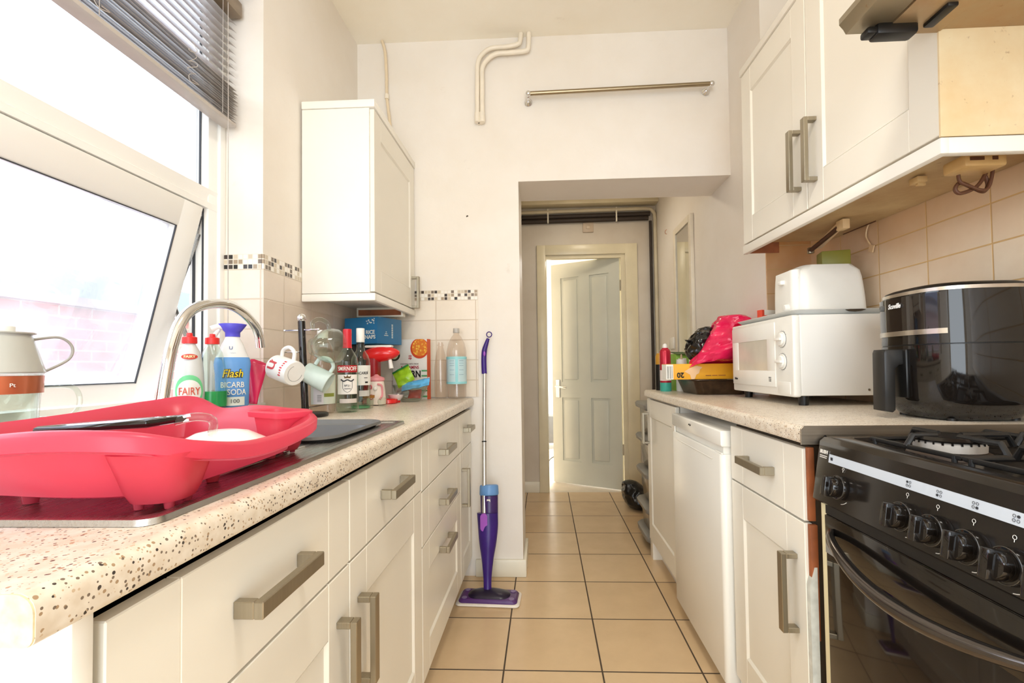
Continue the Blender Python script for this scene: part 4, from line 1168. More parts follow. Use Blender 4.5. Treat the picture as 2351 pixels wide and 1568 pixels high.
# crumpled carrier bags
def bag(name, pts_, mat, par, seed, amp, fine, n=72, crease=.35):
    """crumpled film: a closed skin over a lofted outline, creased by ridged noise"""
    rng = random.Random(seed); off = Vector((rng.random() * 9, rng.random() * 9, rng.random() * 9))
    b = B(); R = []
    for c, rx, ry, rzr, yaw in pts_:
        ring_ = []
        for k in range(n):
            a = 2 * PI * k / n
            v = Vector((rx * math.cos(a), ry * math.sin(a), rzr * math.cos(a + .8)))
            v.rotate(Matrix.Rotation(yaw, 3, 'Z'))
            ring_.append(Vector(c) + v)
        R.append(ring_)
    cols = [spline([r[k] for r in R], 7) for k in range(n)]
    R = [[cols[k][i] for k in range(n)] for i in range(len(cols[0]))]
    out = []
    def crumple(q):
        # creases: distance between the two nearest cell points gives flat facets with sharp folds
        f = 0
        for sc, w_ in ((1.0, 1.0), (2.1, .35), (4.4, .10)):
            d, _ = noise.voronoi(q * sc, distance_metric='DISTANCE')
            f += w_ * ((d[1] - d[0]) * 1.3 - .5)
        return f
    for i, r in enumerate(R):
        cc = sum(r, Vector()) / n; o = []
        for p in r:
            d = (p - cc); L_ = d.length or 1
            k = min(1, L_ / .02)
            o.append(p + d / L_ * amp * k * crumple(p * fine + off) * -1)
        out.append(o)
    b.rings(out)
    return b.build(name, mat, par, smooth=28)
pink = P('pink_polythene', (226, 28, 84), .25, var=.08, trans=.0, coat=.2)
t = thing('carrier_bag', 'crumpled bright pink carrier bag heaped between the tin and the microwave', 'bag', (.83, 2.15, ZR + .12))
z_ = ZR
bag('bag_film', [((.70, 2.115, z_ + .148), .012, .012, .0, 0), ((.80, 2.13, z_ + .140), .135, .060, .025, 0), ((.835, 2.13, z_ + .185), .140, .085, .03, 0), ((.855, 2.15, z_ + .24), .110, .090, .02, .1), ((.86, 2.17, z_ + .30), .088, .080, .01, .2), ((.85, 2.18, z_ + .342), .060, .055, .012, .3), ((.835, 2.18, z_ + .358), .015, .015, 0, 0)], pink, t, 3, .050, 8.5)
bag('bag_handle_flap', [((.86, 2.10, z_ + .30), .01, .01, 0, 0), ((.90, 2.08, z_ + .322), .05, .03, .01, .3), ((.945, 2.09, z_ + .325), .050, .022, 0, .1), ((.965, 2.08, z_ + .312), .010, .008, 0, 0)], pink, t, 9, .020, 20)
t = thing('bin_liner', 'crumpled black polythene bag poking out of the pink carrier bag', 'bag', (.72, 2.2, ZR + .2))
bag('bag_film', [((.735, 2.20, z_ + .135), .012, .02, 0, 0), ((.728, 2.20, z_ + .165), .030, .04, .01, 0), ((.72, 2.20, z_ + .21), .052, .06, .015, 0), ((.735, 2.21, z_ + .26), .050, .055, .01, 0), ((.76, 2.22, z_ + .30), .03, .03, 0, 0), ((.77, 2.22, z_ + .315), .008, .008, 0, 0)], P('black_polythene', (18, 18, 19), .18, coat=.3), t, 5, .016, 20)
bag('bag_corner', [((.70, 2.20, z_ + .235), .02, .02, 0, 0), ((.672, 2.19, z_ + .250), .016, .012, 0, 0), ((.650, 2.185, z_ + .252), .003, .003, 0, 0)], P('black_film', (18, 18, 19), .2), t, 6, .004, 30)

# ------------------------------------------------------------------ under the right wall cabinet
t = thing('under_cabinet_light', 'thin brown light tube with a white end block under the right cabinet', 'light', (1.06, 1.75, 1.47))
pA, pB = at(1860, 576, X=.99), at(1926, 522, X=.99)
B().tube([pA, pB], .008, 12).build('tube', P('dark_tube', (74, 46, 30), .4), t)
B().box(.983, 1.006, pB.y - .032, pB.y + .004, pB.z - .012, pB.z + .020, .002).build('end_block', P('aged_block', (226, 196, 150), .5), t)
B().tube([pA + Vector((.014, -.02, .006)), pB + Vector((.014, 0, .016))], 0, flat=(.03, .006)).build('backing', P('aged_backing', (222, 190, 150), .5), t)
B().box(.983, 1.002, pA.y - .008, pA.y + .008, pA.z - .010, pA.z + .012, .002).build('end_clip', 'nickel', t)
t = thing('junction_box', 'grimy cream junction box hanging under the right cabinet with looped cable', 'junction box', (1.0, 1.03, 1.45))
jb = at(2236, 375, X=.972); jm = greasy_panel('grimy_cream_plastic', (222, 190, 130), (170, 116, 60), .7)
jb.z = 1.488
B().box(jb.x - .045, jb.x + .045, jb.y - .03, jb.y + .03, jb.z - .013, jb.z + .016, .006).build('box_body', jm, t)
B().box(jb.x - .035, jb.x - .005, jb.y - .031, jb.y - .028, jb.z + .0, jb.z + .008).box(jb.x + .012, jb.x + .024, jb.y - .031, jb.y - .028, jb.z + .0, jb.z + .008).build('slot', 'red_black_cable', t)
ly = jb.y + .0
lp = [at(u, v, Y=ly + .02) for u, v in ((2262, 380), (2262, 400), (2240, 430), (2205, 444), (2193, 434), (2205, 420), (2235, 432), (2258, 440), (2268, 425), (2262, 405))]
B().tube(lp, .0042, 8, smooth=6).build('cable', 'red_black_cable', t)
lp = [at(u, v, Y=ly + .012) for u, v in ((2200, 402), (2205, 418), (2228, 428), (2252, 436), (2268, 432), (2276, 410), (2280, 385))]
B().tube(lp, .0036, 8, smooth=6).build('cable', 'red_black_cable', t)
t = thing('loose_cable', 'thin cream cable trailing along the wall under the right cabinet', 'cable', (1.1, 1.5, 1.48))
lp = [at(u, v, X=1.128) for u, v in ((2120, 456), (2060, 484), (2035, 494), (2002, 508), (1992, 520), (1988, 540), (1992, 552), (2000, 565))]
B().tube(lp, .0028, 6, smooth=4).build('cord', P('cream_cable', (222, 192, 150), .5), t)
a_ = lp[-1]
B().box(1.126, 1.130, a_.y - .012, a_.y + .010, a_.z - .020, a_.z + .004, rot=Matrix.Rotation(.4, 4, 'X')).build('tag_end', P('cream_tag', (226, 194, 152), .5), t)
lp = [at(u, v, X=1.10) for u, v in ((1935, 500), (1960, 492), (1990, 495), (2010, 500))]
B().tube([Vector((p.x, p.y, 1.512 + .02 * (p.y - 1.44))) for p in lp], .002, 6, smooth=4).build('thin_wire', 'red_black_cable', t)
t = thing('cable_clip', 'small square clip stuck under the right wall cabinet', 'clip', (1.0, 1.2, 1.48))
cc_ = at(2108, 414, Z=1.508)
B().box(cc_.x - .012, cc_.x + .012, cc_.y - .014, cc_.y + .014, 1.500, 1.514, .001).box(cc_.x - .004, cc_.x + .016, cc_.y - .004, cc_.y + .004, 1.494, 1.501, .001).build('clip_body', P('aged_clip', (216, 184, 132), .5), t)
# ------------------------------------------------------------------ venetian blind
t = thing('venetian_blind', 'grey-brown venetian blind half drawn up at the top of the window', 'blind', (-1.035, .7, 2.30))
SLX, SLW = -1.056, .050
by0, by1 = W0 + .03, W1 - .028
M['slat'] = P('taupe_slat', (192, 184, 176), .3, var=.05)
B().box(SLX - .028, SLX + .034, by0 - .005, by1 + .012, 2.262, 2.312, .003).build('headrail', P('brown_headrail', (138, 122, 102), .4), t)
b = B()
def slat(z, tilt, yo=0, s=1.0):
    n = 4; c, s_ = math.cos(tilt), math.sin(tilt)
    pts = []
    for i in range(n + 1):
        u = (i / n - .5) * SLW * s; h = .003 * (1 - (2 * i / n - 1) ** 2); pts.append((SLX + u * c - h * s_, z + u * s_ + h * c))
    low = [(p[0], p[1] - .0005) for p in pts]
    b.prism(pts + low[::-1], 'Y', by0 + yo, by1 + yo)
for i in range(9): slat(2.240 - i * .0262, math.radians(-28), 0)
b.build('slats', 'slat', t, smooth=0)
b = B()
rg2 = random.Random(4)
for i in range(13):
    slat(1.894 + i * .0090, math.radians(rg2.uniform(-16, -6)), rg2.uniform(-.004, .010))
b.build('stacked_slats', 'slat', t, smooth=0)
B().box(SLX - .024, SLX + .024, by0, by1, 1.874, 1.887, .003).build('bottom_rail', 'slat', t)
b = B()
for y in (by1 - .075, 1.02, .45):
    for dx in (-.028, .028): b.tube([(SLX + dx, y, 2.262), (SLX + dx, y, 1.885)], .0009, 5)
b.tube([(SLX + .031, by1 - .055, 2.262), (SLX + .033, by1 - .055, 1.9), (SLX + .034, by1 - .052, 1.0)], .0011, 5)
b.tube([(SLX + .034, by1 - .060, 2.262), (SLX + .036, by1 - .060, 1.9), (SLX + .037, by1 - .058, 1.0)], .0011, 5)
for y in (1.02, 1.30):
    r3 = random.Random(int(y * 100)); pts = []
    for k in range(16): pts.append((SLX + .034 + .004 * math.sin(k), y + .022 * math.sin(k * 1.9) * r3.uniform(.5, 1.2), 2.01 - k * .0078 + .012 * math.cos(k * 1.7)))
    b.tube(pts, .0009, 5, smooth=4)
b.build('cords', P('cord_grey', (190, 182, 174), .6), t)

# ------------------------------------------------------------------ red dish rack
RIM = [(-.72, .478, .978), (-.60, .455, .984), (-.50, .447, .991), (-.425, .462, .987), (-.392, .515, .970), (-.388, .60, .957), (-.390, .70, .959), (-.403, .785, .966), (-.440, .842, .971),
       (-.50, .885, .975), (-.58, .912, .979), (-.665, .930, .973), (-.735, .940, .997), (-.778, .885, .992), (-.788, .75, .982), (-.788, .62, .978), (-.772, .52, .980)]
RC = Vector((-.59, .70, 0))
t = thing('dish_rack', 'red translucent plastic dish rack standing on the steel drainer', 'dish rack', (-.59, .70, ZL + .01))
def red_mat():
    w = NT('red_translucent_plastic'); tt = w.t
    w.b.inputs['Base Color'].default_value = srgb(228, 84, 102); w.b.inputs['Roughness'].default_value = .3
    w.b.inputs['Subsurface Weight'].default_value = 0.0
    tr = w.n('ShaderNodeBsdfTranslucent'); tr.inputs[0].default_value = srgb(248, 150, 176)
    mx = w.n('ShaderNodeMixShader'); mx.inputs[0].default_value = .5
    out = [n for n in tt.nodes if n.type == 'OUTPUT_MATERIAL'][0]
    w.l(w.b.outputs[0], mx.inputs[1]); w.l(tr.outputs[0], mx.inputs[2]); w.l(mx.outputs[0], out.inputs[0])
    v = w.obj(); w.bump(w.noise(v, 300, 2), .08, .0005)
    return w.m
M['red'] = red_mat()
rim = spline([Vector(p) for p in RIM], 8, True); N = len(rim)
def off(e, z=None, zr=0.0, f=1.0):
    out = []
    for i, p in enumerate(rim):
        d = rim[(i + 1) % N] - rim[i - 1]; nn = Vector((d.y, -d.x, 0)).normalized()
        q = p + nn * e
        out.append(Vector((q.x, q.y, z if z is not None else p.z + zr)))
    return out
zb = ZL + .016
b = B()
b.rings([off(.006, zr=-.020), off(.009, zr=-.019), off(.010, zr=-.004), off(.007, zr=0), off(-.001, zr=.001), off(-.005, zr=-.003),
         off(-.024, zr=-.014), off(-.034, z=zb + .035), off(-.040, z=zb + .008), off(-.050, z=zb + .003)], cap0=False, cap1=True)
b.rings([off(.006, zr=-.022), off(-.020, zr=-.018), off(-.030, z=zb + .030), off(-.037, z=zb + .004), off(-.048, z=zb)], cap0=False, cap1=True)
b.build('tray_body', 'red', t, smooth=50)
for x, y in ((-.455, .62), (-.47, .78), (-.56, .87), (-.70, .87), (-.725, .75), (-.725, .60), (-.60, .52)): B().cyl((x, y, ZL + .004), (x, y, zb + .003), .007, .010, 12).build('foot', 'red', t)
def cup(cx, cy, hx, hy, zt_, zb_, yaw, nm, tp=.74, lip=True):
    m = Matrix.Translation((cx, cy, 0)) @ Matrix.Rotation(yaw, 4, 'Z')
    def rr(e, z, k=1.0): return [m @ Vector((p[0], p[1], z)) for p in rrect(0, 0, hx * k - e, hy * k - e, min(hx, hy) * k * .72, 7)]
    bb = B()
    bb.rings(([rr(-.007, zt_ - .012), rr(-.008, zt_ - .003)] if lip else [rr(0, zt_ - .012)]) + [ rr(-.003, zt_), rr(.002, zt_ - .002), rr(.004, zt_ - .02), rr(.004, zb_ + .01, tp), rr(.010, zb_ + .004, tp), rr(.012, zb_, tp), rr(.004, zb_ - .002, tp), rr(0, zb_ + .008, tp), rr(0, zt_ - .0115)], cap0=False, cap1=False)
    bb.rings([rr(.011, zb_ + .003, tp), rr(.011, zb_ + .0, tp)])
    for sx, sy in ((1, 1), (-1, 1), (1, -1), (-1, -1)):
        p = m @ Vector((sx * hx * tp * .5, sy * hy * tp * .5, 0)); bb.cyl((p.x, p.y, ZL + .004), (p.x, p.y, zb_ + .002), .0045, .006, 8)
    return bb.build(nm, 'red', t, smooth=50)
cup(-.434, .514, .041, .043, .962, zb - .002, .15, 'cutlery_cup', .76, False)
cup(-.487, .838, .050, .028, .977, zb - .004, -.5, 'cutlery_cup', .80)
# things in the rack
t = thing('baking_tray', 'black tray with a clear rounded edge standing inside the red dish rack', 'tray', (-.60, .66, zb + .004))
B().box(-.66, -.505, .57, .64, .974, .985, .005, rot=Matrix.Rotation(math.radians(-3), 4, 'Y')).build('tray_body', 'black_gloss', t)
B().tube([(-.51, .62, .981), (-.495, .64, .985), (-.485, .66, .978), (-.50, .68, .955)], .006, 10, smooth=5).build('clear_edge', 'glass', t)
t = thing('white_bowl', 'white china bowl turned upside down inside the red dish rack', 'bowl', (-.52, .75, zb + .004))
B().lathe([(.070, 0), (.072, .002), (.064, .02), (.038, .034), (.022, .037), (0, .037), (0, .034), (.036, .031), (.060, .018)], (-.530, .745, zb + .004)).build('bowl_body', P('white_china', (246, 242, 234), .15), t)

# ------------------------------------------------------------------ bottles on the window sill
SZ = WZ0
def lab(par, cx, cy, r, z0_, z1_, th, span, mat, nm='label', sx=1, sy=1, n=20):
    bb = B()
    R_ = []
    for i in range(n + 1):
        a = th - span / 2 + span * i / n; c_, s_ = math.cos(a) * sx, math.sin(a) * sy
        R_.append([Vector((cx + c_ * r, cy + s_ * r, z0_)), Vector((cx + c_ * (r + .0005), cy + s_ * (r + .0005), z0_)), Vector((cx + c_ * (r + .0005), cy + s_ * (r + .0005), z1_)), Vector((cx + c_ * r, cy + s_ * r, z1_))])
    bb.rings(R_)
    return bb.build(nm, mat, par, smooth=60)
def face(x, y): return math.atan2(-y, -x)
def disc_on(fn, r, sx=1, sy=1, n=28, h=.0006, cx=0, cy=0):
    """round printed patch laid on a surface map"""
    bb = B(); t_ = bmesh.new()
    c0 = t_.verts.new(fn(cx, cy, h)); R1 = [t_.verts.new(fn(cx + r * sx * math.cos(2 * PI * k / n) * .5, cy + r * sy * math.sin(2 * PI * k / n) * .5, h)) for k in range(n)]
    R2 = [t_.verts.new(fn(cx + r * sx * math.cos(2 * PI * k / n), cy + r * sy * math.sin(2 * PI * k / n), h)) for k in range(n)]
    for k in range(n):
        t_.faces.new((c0, R1[k], R1[(k + 1) % n])); t_.faces.new((R1[k], R2[k], R2[(k + 1) % n], R1[(k + 1) % n]))
    bb._add(t_); return bb
white_c = P('milky_plastic', (238, 240, 236), .3, trans=.25)
green_l = P('green_soap', (60, 200, 110), .15, trans=.5, var=.02)
red_cap = P('red_cap', (226, 50, 46), .35)
def soap(x, y, z, name, label, full):
    t = thing('washing_up_bottle', label, 'bottle', (x, y, z))
    prof = [(0, 0), (.034, 0), (.038, .006), (.039, .05), (.036, .11), (.033, .135), (.026, .165), (.016, .183), (.013, .19), (0, .19)]
    B().lathe(prof, (x, y, z), 40, sx=1.0, sy=.85).build('bottle_body', white_c if full else thin_glass('clear_soap_bottle', (240, 246, 240), .5, .1), t)
    B().lathe([(0, .0), (.0395, .006), (.0402, .05), (0, .052)] if not full else [(0, .002), (.0385, .004), (.0385, .008), (0, .009)], (x, y, z), 40, sx=1.0, sy=.86).build('soap', green_l, t)
    c = B().lathe([(0, .188), (.018, .188), (.0185, .192), (.018, .206), (.008, .209), (.007, .218), (0, .219)], (x, y, z)); c.build('cap', red_cap, t)
    return t
fx_, fy_ = -1.005, 1.275
t = soap(fx_, fy_, SZ, 'a', 'white washing-up liquid bottle with red cap and green round label', True)
th = face(fx_, fy_); fm = round_cyl(fx_, fy_, SZ + .055, .0395, th)
gl = P('apple_green', (120, 214, 150), .4)
d = disc_on(fm, .040, .9, 1.1).build('label', gl, t); WM[d.name] = WM[t.name].copy()
disc_on(fm, .031, .95, 1.05, h=.0012, cy=-.002).build('label_disc', 'white', d)
B().text('FAIRY', .024, lambda x, y, h: fm(x, y - .002, h + .0014), font_scale=(.8, 1.25)).build('lettering', P('orange_red_print', (214, 88, 66), .5), d, smooth=0)
b = disc_on(round_cyl(fx_, fy_, SZ + .150, .031, th), .020, 1, .38); rb = b.build('red_badge', P('badge_red', (216, 76, 60), .5), t)
B().text('FAIRY', .010, lambda x, y, h: round_cyl(fx_, fy_, SZ + .150, .031, th)(x, y, h + .001), bold=.03).build('lettering', P('pale_yellow', (250, 236, 180), .5), rb, smooth=0)
t = soap(-.975, 1.325, SZ, 'b', 'clear washing-up bottle a quarter full of green liquid behind the spray', False)
# blue trigger spray
t = thing('spray_bottle', 'blue and white cleaning spray bottle with violet collar beside the reveal', 'bottle', (-.950, 1.375, SZ))
sx0, sy0 = -.955, 1.385; th = face(sx0, sy0)
blue = P('sky_blue_plastic', (104, 160, 222), .25, var=.02)
def oval(a, c_, z): return [Vector((sx0, sy0, SZ)) + Vector((math.cos(th + PI / 2) * a * math.cos(q) + math.cos(th) * c_ * math.sin(q), math.sin(th + PI / 2) * a * math.cos(q) + math.sin(th) * c_ * math.sin(q), z)) for q in [2 * PI * k / 40 for k in range(40)]]
def ov_stack(L_): 
    bb = B(); bb.rings([oval(a, c_, z) for a, c_, z in L_]); return bb
ov_stack([(.040, .024, 0), (.044, .027, .004), (.045, .028, .05), (.046, .028, .100), (.049, .029, .128), (.047, .028, .142), (.044, .026, .150)]).build('bottle_body', blue, t, smooth=60)
ov_stack([(.044, .026, .150), (.040, .025, .160), (.028, .021, .192), (.020, .017, .208), (.018, .016, .215)]).build('shoulder', P('white_shoulder', (240, 240, 238), .3), t, smooth=60)
ov_stack([(.020, .018, .213), (.020, .018, .226), (.025, .022, .232), (.036, .024, .248), (.038, .024, .252), (.030, .020, .254)]).build('collar', P('violet_collar', (88, 82, 206), .35), t, smooth=60)
rv = Vector((math.cos(th + PI / 2), math.sin(th + PI / 2), 0)); nv_ = Vector((math.cos(th), math.sin(th), 0)); S0_ = Vector((sx0, sy0, SZ))
B().tube([S0_ - rv * .015 + Vector((0, 0, .240)), S0_ - rv * .035 + Vector((0, 0, .243)), S0_ - rv * .055 + Vector((0, 0, .236))], .009, 12, smooth=4).tube([S0_ - rv * .035 + Vector((0, 0, .236)), S0_ - rv * .052 + Vector((0, 0, .20)), S0_ - rv * .046 + Vector((0, 0, .16))], .006, 10, smooth=4).build('trigger', 'white', t)
def sfm(a, c_, z):   # map on the oval front
    def f(x, y, h):
        q = PI / 2 - x / a; return S0_ + rv * (a + h) * math.cos(q) + nv_ * (c_ + h) * math.sin(q) + Vector((0, 0, z + y))
    return f
f = sfm(.046, .0288, .100)
B().text('Flash', .034, lambda x, y, h: f(x, y, h + .0004), bold=.055, shear=.25, font_scale=(.8, 1)).build('lettering_outline', 'black', t, smooth=0)
B().text('Flash', .034, lambda x, y, h: f(x, y, h + .0018), bold=.005, shear=.25, font_scale=(.8, 1)).build('lettering', P('flash_yellow', (250, 216, 50), .5), t, smooth=0)
B().text('BICARB', .024, lambda x, y, h: f(x, y - .034, h + .0006), font_scale=(.8, 1), bold=.01).text('SODA', .024, lambda x, y, h: f(x + .012, y - .056, h + .0006), font_scale=(.8, 1), bold=.01).build('lettering', 'white', t, smooth=0)
lb_ = B()
R_ = [[f(-.034 + .068 * i / 16, y_, h_) for (y_, h_) in ((-.096, 0), (-.096, .0008), (-.070, .0008), (-.070, 0))] for i in range(17)]
lb_.rings(R_); lp_ = lb_.build('pale_label', P('pale_print', (232, 236, 226), .5), t)
B().text('100', .017, lambda x, y, h: f(x + .006, y - .083, h + .0012)).build('lettering', 'grey', lp_, smooth=0)
b = disc_on(lambda x, y, h: f(x, y, h), .016, .85, 1, h=.001, cx=-.034, cy=-.078); b.build('lime_slice', P('lime_slice', (90, 200, 110), .5), t)
f2 = sfm(.034, .0235, .178)
B().text('U', .014, lambda x, y, h: f2(x - .004, y, h + .001)).dashes(lambda x, y, h: f2(x, y - .016, h + .0005), [(-.010, .012, 0, .0016), (-.012, .010, -.006, .0016), (-.012, .012, -.012, .0016)]).build('lettering', P('navy_print', (60, 90, 150), .5), t, smooth=0)
# scourer packet
t = thing('cloth_packet', 'pink and purple packet of cloths leaning in the window corner', 'packet', (-.94, 1.46, SZ))
b = B().grid(lambda u, v: Vector((-.985 + .07 * u, 1.455 + .012 * math.sin(u * 5 + v * 3) + .03 * v, SZ + .002 + .145 * v * (1 - .25 * abs(u - .5)))), 12, 14)
b.build('wrapper', P('magenta_film', (214, 40, 84), .25, var=.1), t, smooth=60, solid=.006)
b = B().grid(lambda u, v: Vector((-.99 + .018 * u + .0, 1.448 + .012 * math.sin(u * 3) + .03 * v, SZ + .002 + .13 * v)), 6, 12)
b.build('wrapper_edge', P('purple_film', (64, 40, 110), .3), t, smooth=60, solid=.003)

# jug and glass on the sill at the left of the frame
t = thing('measuring_jug', 'clear glass measuring jug with an amber tint at the left of the sill', 'jug', (-1.035, .80, SZ))
jx, jy = -1.03, .825
B().lathe([(0, .001), (.055, .001), (.060, .008), (.066, .105), (.068, .109), (.064, .109), (.0565, .012), (.052, .006), (0, .005)], (jx, jy, SZ), 48).build('jug_body', 'glass', t)
B().lathe([(.0665, .072), (.0672, .105), (.0678, .105), (.0671, .072)], (jx, jy, SZ), 48, closed=True).build('copper_band', P('copper_tint', (196, 112, 76), .25, metal=.5), t)
B().tube([(jx + .03, jy + .055, SZ + .085), (jx + .045, jy + .105, SZ + .08), (jx + .05, jy + .115, SZ + .045), (jx + .045, jy + .095, SZ + .018), (jx + .03, jy + .05, SZ + .02)], .005, 10, smooth=6).build('handle', 'glass', t)
th = face(jx, jy)
B().text('Pt', .010, lambda x, y, h: round_cyl(jx, jy, SZ + .088, .0680, th + .35)(x, y, h)).build('lettering', 'white', t, smooth=0)
t = thing('enamel_jug', 'pale grey enamel jug with wire handle standing on the glass measuring jug', 'jug', (-1.03, .82, SZ + .11))
z_ = SZ + .1095
B().lathe([(0, 0), (.068, 0), (.070, .003), (.052, .068), (.050, .074), (.056, .076), (.056, .078), (.048, .077), (0, .077)], (jx, jy, z_), 48).build('jug_body', P('grey_enamel', (188, 190, 180), .2, var=.03), t)
B().lathe([(0, .076), (.020, .078), (.020, .09), (.010, .097), (0, .098)], (jx, jy + .01, z_)).build('lid_knob', 'white', t)
B().tube([(jx + .02, jy + .047, z_ + .066), (jx + .035, jy + .085, z_ + .073), (jx + .042, jy + .105, z_ + .055), (jx + .04, jy + .10, z_ + .028), (jx + .028, jy + .062, z_ + .002)], .0028, 8, smooth=7).build('handle', P('grey_wire', (170, 168, 160), .3), t)

# ------------------------------------------------------------------ mug tree and mugs
t = thing('mug_tree', 'black mug tree with a silver ball top and thin chrome arms', 'mug tree', (-.79, 1.5, ZL))
tx, ty = -.80, 1.50
tz = at(691, 738, Y=ty).z
B().lathe([(0, 0), (.058, 0), (.060, .003), (.060, .010), (.055, .013), (0, .013)], (-.775, ty, ZL), 48).build('base', 'black', t)
B().tube([(-.787, ty, ZL + .01), (tx, ty, tz)], .0115, 20).build('post', 'black_gloss', t)
B().sphere((tx, ty, tz + .011), .0148).build('ball_top', 'chrome', t)
def arm(z, dx, dy, ln=.062):
    d = Vector((dx, dy, 0)).normalized(); p = Vector((tx + .002, ty, z))
    b = B().tube([p, p + d * ln], .0032, 10).sphere(p + d * ln, .0048, 12); return b.build('arm', 'chrome', t)
za = at(690, 758, Y=ty).z; zb_ = at(690, 808, Y=ty).z; zc_ = at(690, 859, Y=ty).z
arm(za, -1, .1); arm(za, 1, -.3, .068); arm(zb_, -1, -.35, .055); arm(zc_, 1, -.3, .07); arm(zc_, -1, .3, .05)
def mug_m(c, ax, upv):
    ax = Vector(ax).normalized(); u = Vector(upv); u = (u - ax * u.dot(ax)).normalized()
    m = Matrix((u, ax.cross(u), ax)).transposed().to_4x4(); m.translation = Vector(c); return m
def mug(name, label, c, ax, upv, r, h, mat, hr=.5, group=None, taper=1.0, hw=.0062, prof=None):
    """c = middle of the mug, ax = from mouth to base, upv = towards the handle"""
    t = thing(name, label, 'mug', c, group)
    m = mug_m(c, ax, upv)
    pr = [(0, h / 2), (r * .94 * taper, h / 2), (r * taper, h / 2 - .005), (r, -h / 2 + .002), (r - .0015, -h / 2), (r - .003, -h / 2 + .002), (r * taper - .004, h / 2 - .008), (0, h / 2 - .006)]
    pr = prof or pr
    b = B().lathe(pr, (0, 0, 0), 44); bmesh.ops.transform(b.bm, matrix=m, verts=b.bm.verts); b.build('mug_body', mat, t)
    b = B().tube([m @ Vector(p) for p in ((r * .96, 0, -h * .34), (r + .020, 0, -h * .33), (r + .034, 0, -h * .06), (r + .024, 0, h * .24), (r * .96, 0, h * .30))], hw, 12, smooth=6); b.build('handle', mat, t)
    return t, m
wm = P('white_mug_glaze', (242, 238, 232), .15)
ax = Vector((.93, -.42, -.26)); mc = at(656, 850, Y=1.452)
t, m = mug('mug', 'white mug with red print hanging sideways by its handle from the mug tree', mc, ax, (.12, 0, 1), .040, .092, wm)
pr_ = P('red_mug_print', (204, 72, 78), .5)
def mugmap(m, r, a0, z0_=0):
    def f(x, y, h):
        a = a0 + x / r; return m @ Vector(((r + h) * math.cos(a), (r + h) * math.sin(a), z0_ + y))
    return f
va = m.to_3x3().inverted() @ (Vector((0, 0, 1.05)) - Vector(mc)).normalized() if False else m.to_3x3().inverted() @ (-Vector(mc) + Vector((0, 0, 1.05)))
a0 = math.atan2(va.y, va.x)
b = B()
mm_ = mugmap(m, .0402, a0)
b.text('n', .07, lambda x, y, h: mm_(x, y - .014, h)).text('A  i', .020, lambda x, y, h: mm_(x - .004, y - .028, h)).dashes(lambda x, y, h: mm_(x, y + .024, h), [(-.028 + .008 * k, -.0235 + .008 * k, .001 * (k % 3), .010 - .002 * (k % 3)) for k in range(7)])
b.build('printed_picture', pr_, t, smooth=0)
b = B().tube([m @ Vector((.025 * math.cos(q), .025 * math.sin(q), .0463)) for q in [i * .2 for i in range(2, 24)]], .0005, 6)
b.build('base_mark', 'grey', t)
mc2 = at(744, 795, Y=1.46)
t, m2 = mug('glass_mug', 'large round clear glass mug hanging from the top arm of the mug tree', mc2, (-.50, -.86, -.08), (-.25, 0, .97), .056, .090, 'glass', hw=.007, prof=[(0, .044), (.022, .045), (.026, .042), (.028, .034), (.040, .018), (.054, -.008), (.057, -.030), (.055, -.045), (.053, -.045), (.055, -.030), (.052, -.008), (.038, .016), (.024, .032), (0, .034)])
mc3 = at(728, 866, Y=1.50)
t, m3 = mug('mug', 'pale green frosted mug hanging lowest on the mug tree', mc3, (-.75, -.1, .42), (-.1, 0, 1), .036, .085, P('pale_green_glaze', (206, 220, 212), .2, var=.06, scale=20), taper=.9)

# ------------------------------------------------------------------ bottles on the worktop
def bottle(name, label, x, y, prof, mat, wall=.0025, base=None, liquid=None, cat='bottle'):
    t = thing(name, label, cat, (x, y, ZL))
    full = [(0, 0.0008)] + prof
    B().lathe(full, (x, y, ZL), 48).build('bottle_body', mat, t)
    return t
# clear spirit bottle with red cap
vx, vy = -.706, 1.64
vg = thin_glass('greenish_glass', (232, 244, 236), .9, .02)
prof = [(.034, .002), (.038, .008), (.0385, .02), (.037, .05), (.0365, .12), (.037, .175), (.034, .195), (.024, .214), (.016, .226), (.014, .24), (.0135, .262)]
t = bottle('vodka_bottle', 'clear spirit bottle with a red cap and red and white label', vx, vy, prof, vg)
B().lathe([(0, .298), (.0145, .298), (.0150, .294), (.0150, .236), (.0158, .234), (.0158, .230), (.0145, .230), (.0145, .29), (0, .29)], (vx, vy, ZL)).build('cap', P('red_foil_cap', (204, 32, 46), .3), t)
th = face(vx, vy)
lw = lab(t, vx, vy, .0375, ZL + .066, ZL + .135, th, 2.0, P('cream_label', (240, 234, 226), .5), 'label')
l2 = lab(t, vx, vy, .0377, ZL + .143, ZL + .168, th, 2.1, P('dark_red_label', (172, 30, 36), .4), 'red_label')
B().text('SMIRNOFF', .0172, round_cyl(vx, vy, ZL + .1555, .0384, th), bold=.004, font_scale=(.86, 1.2)).build('lettering', 'white', l2, smooth=0)
f = round_cyl(vx, vy, ZL + .1, .0382, th)
b = B().text('№21', .010, lambda x, y, h: f(x, y - .004, h)).text('VODKA', .006, lambda x, y, h: f(x, y - .0145, h))
b.tube([f(x, y, .0004) for x, y in ((-.016, .012), (-.016, -.012), (-.010, -.022), (0, -.028), (.010, -.022), (.016, -.012), (.016, .012))], .0007, 6)
b.tube([f(x, y, .0004) for x, y in ((-.022, .018), (-.012, .012), (0, .017), (.012, .012), (.022, .018))], .0022, 6, smooth=4)
b.build('lettering', dk, lw, smooth=0)
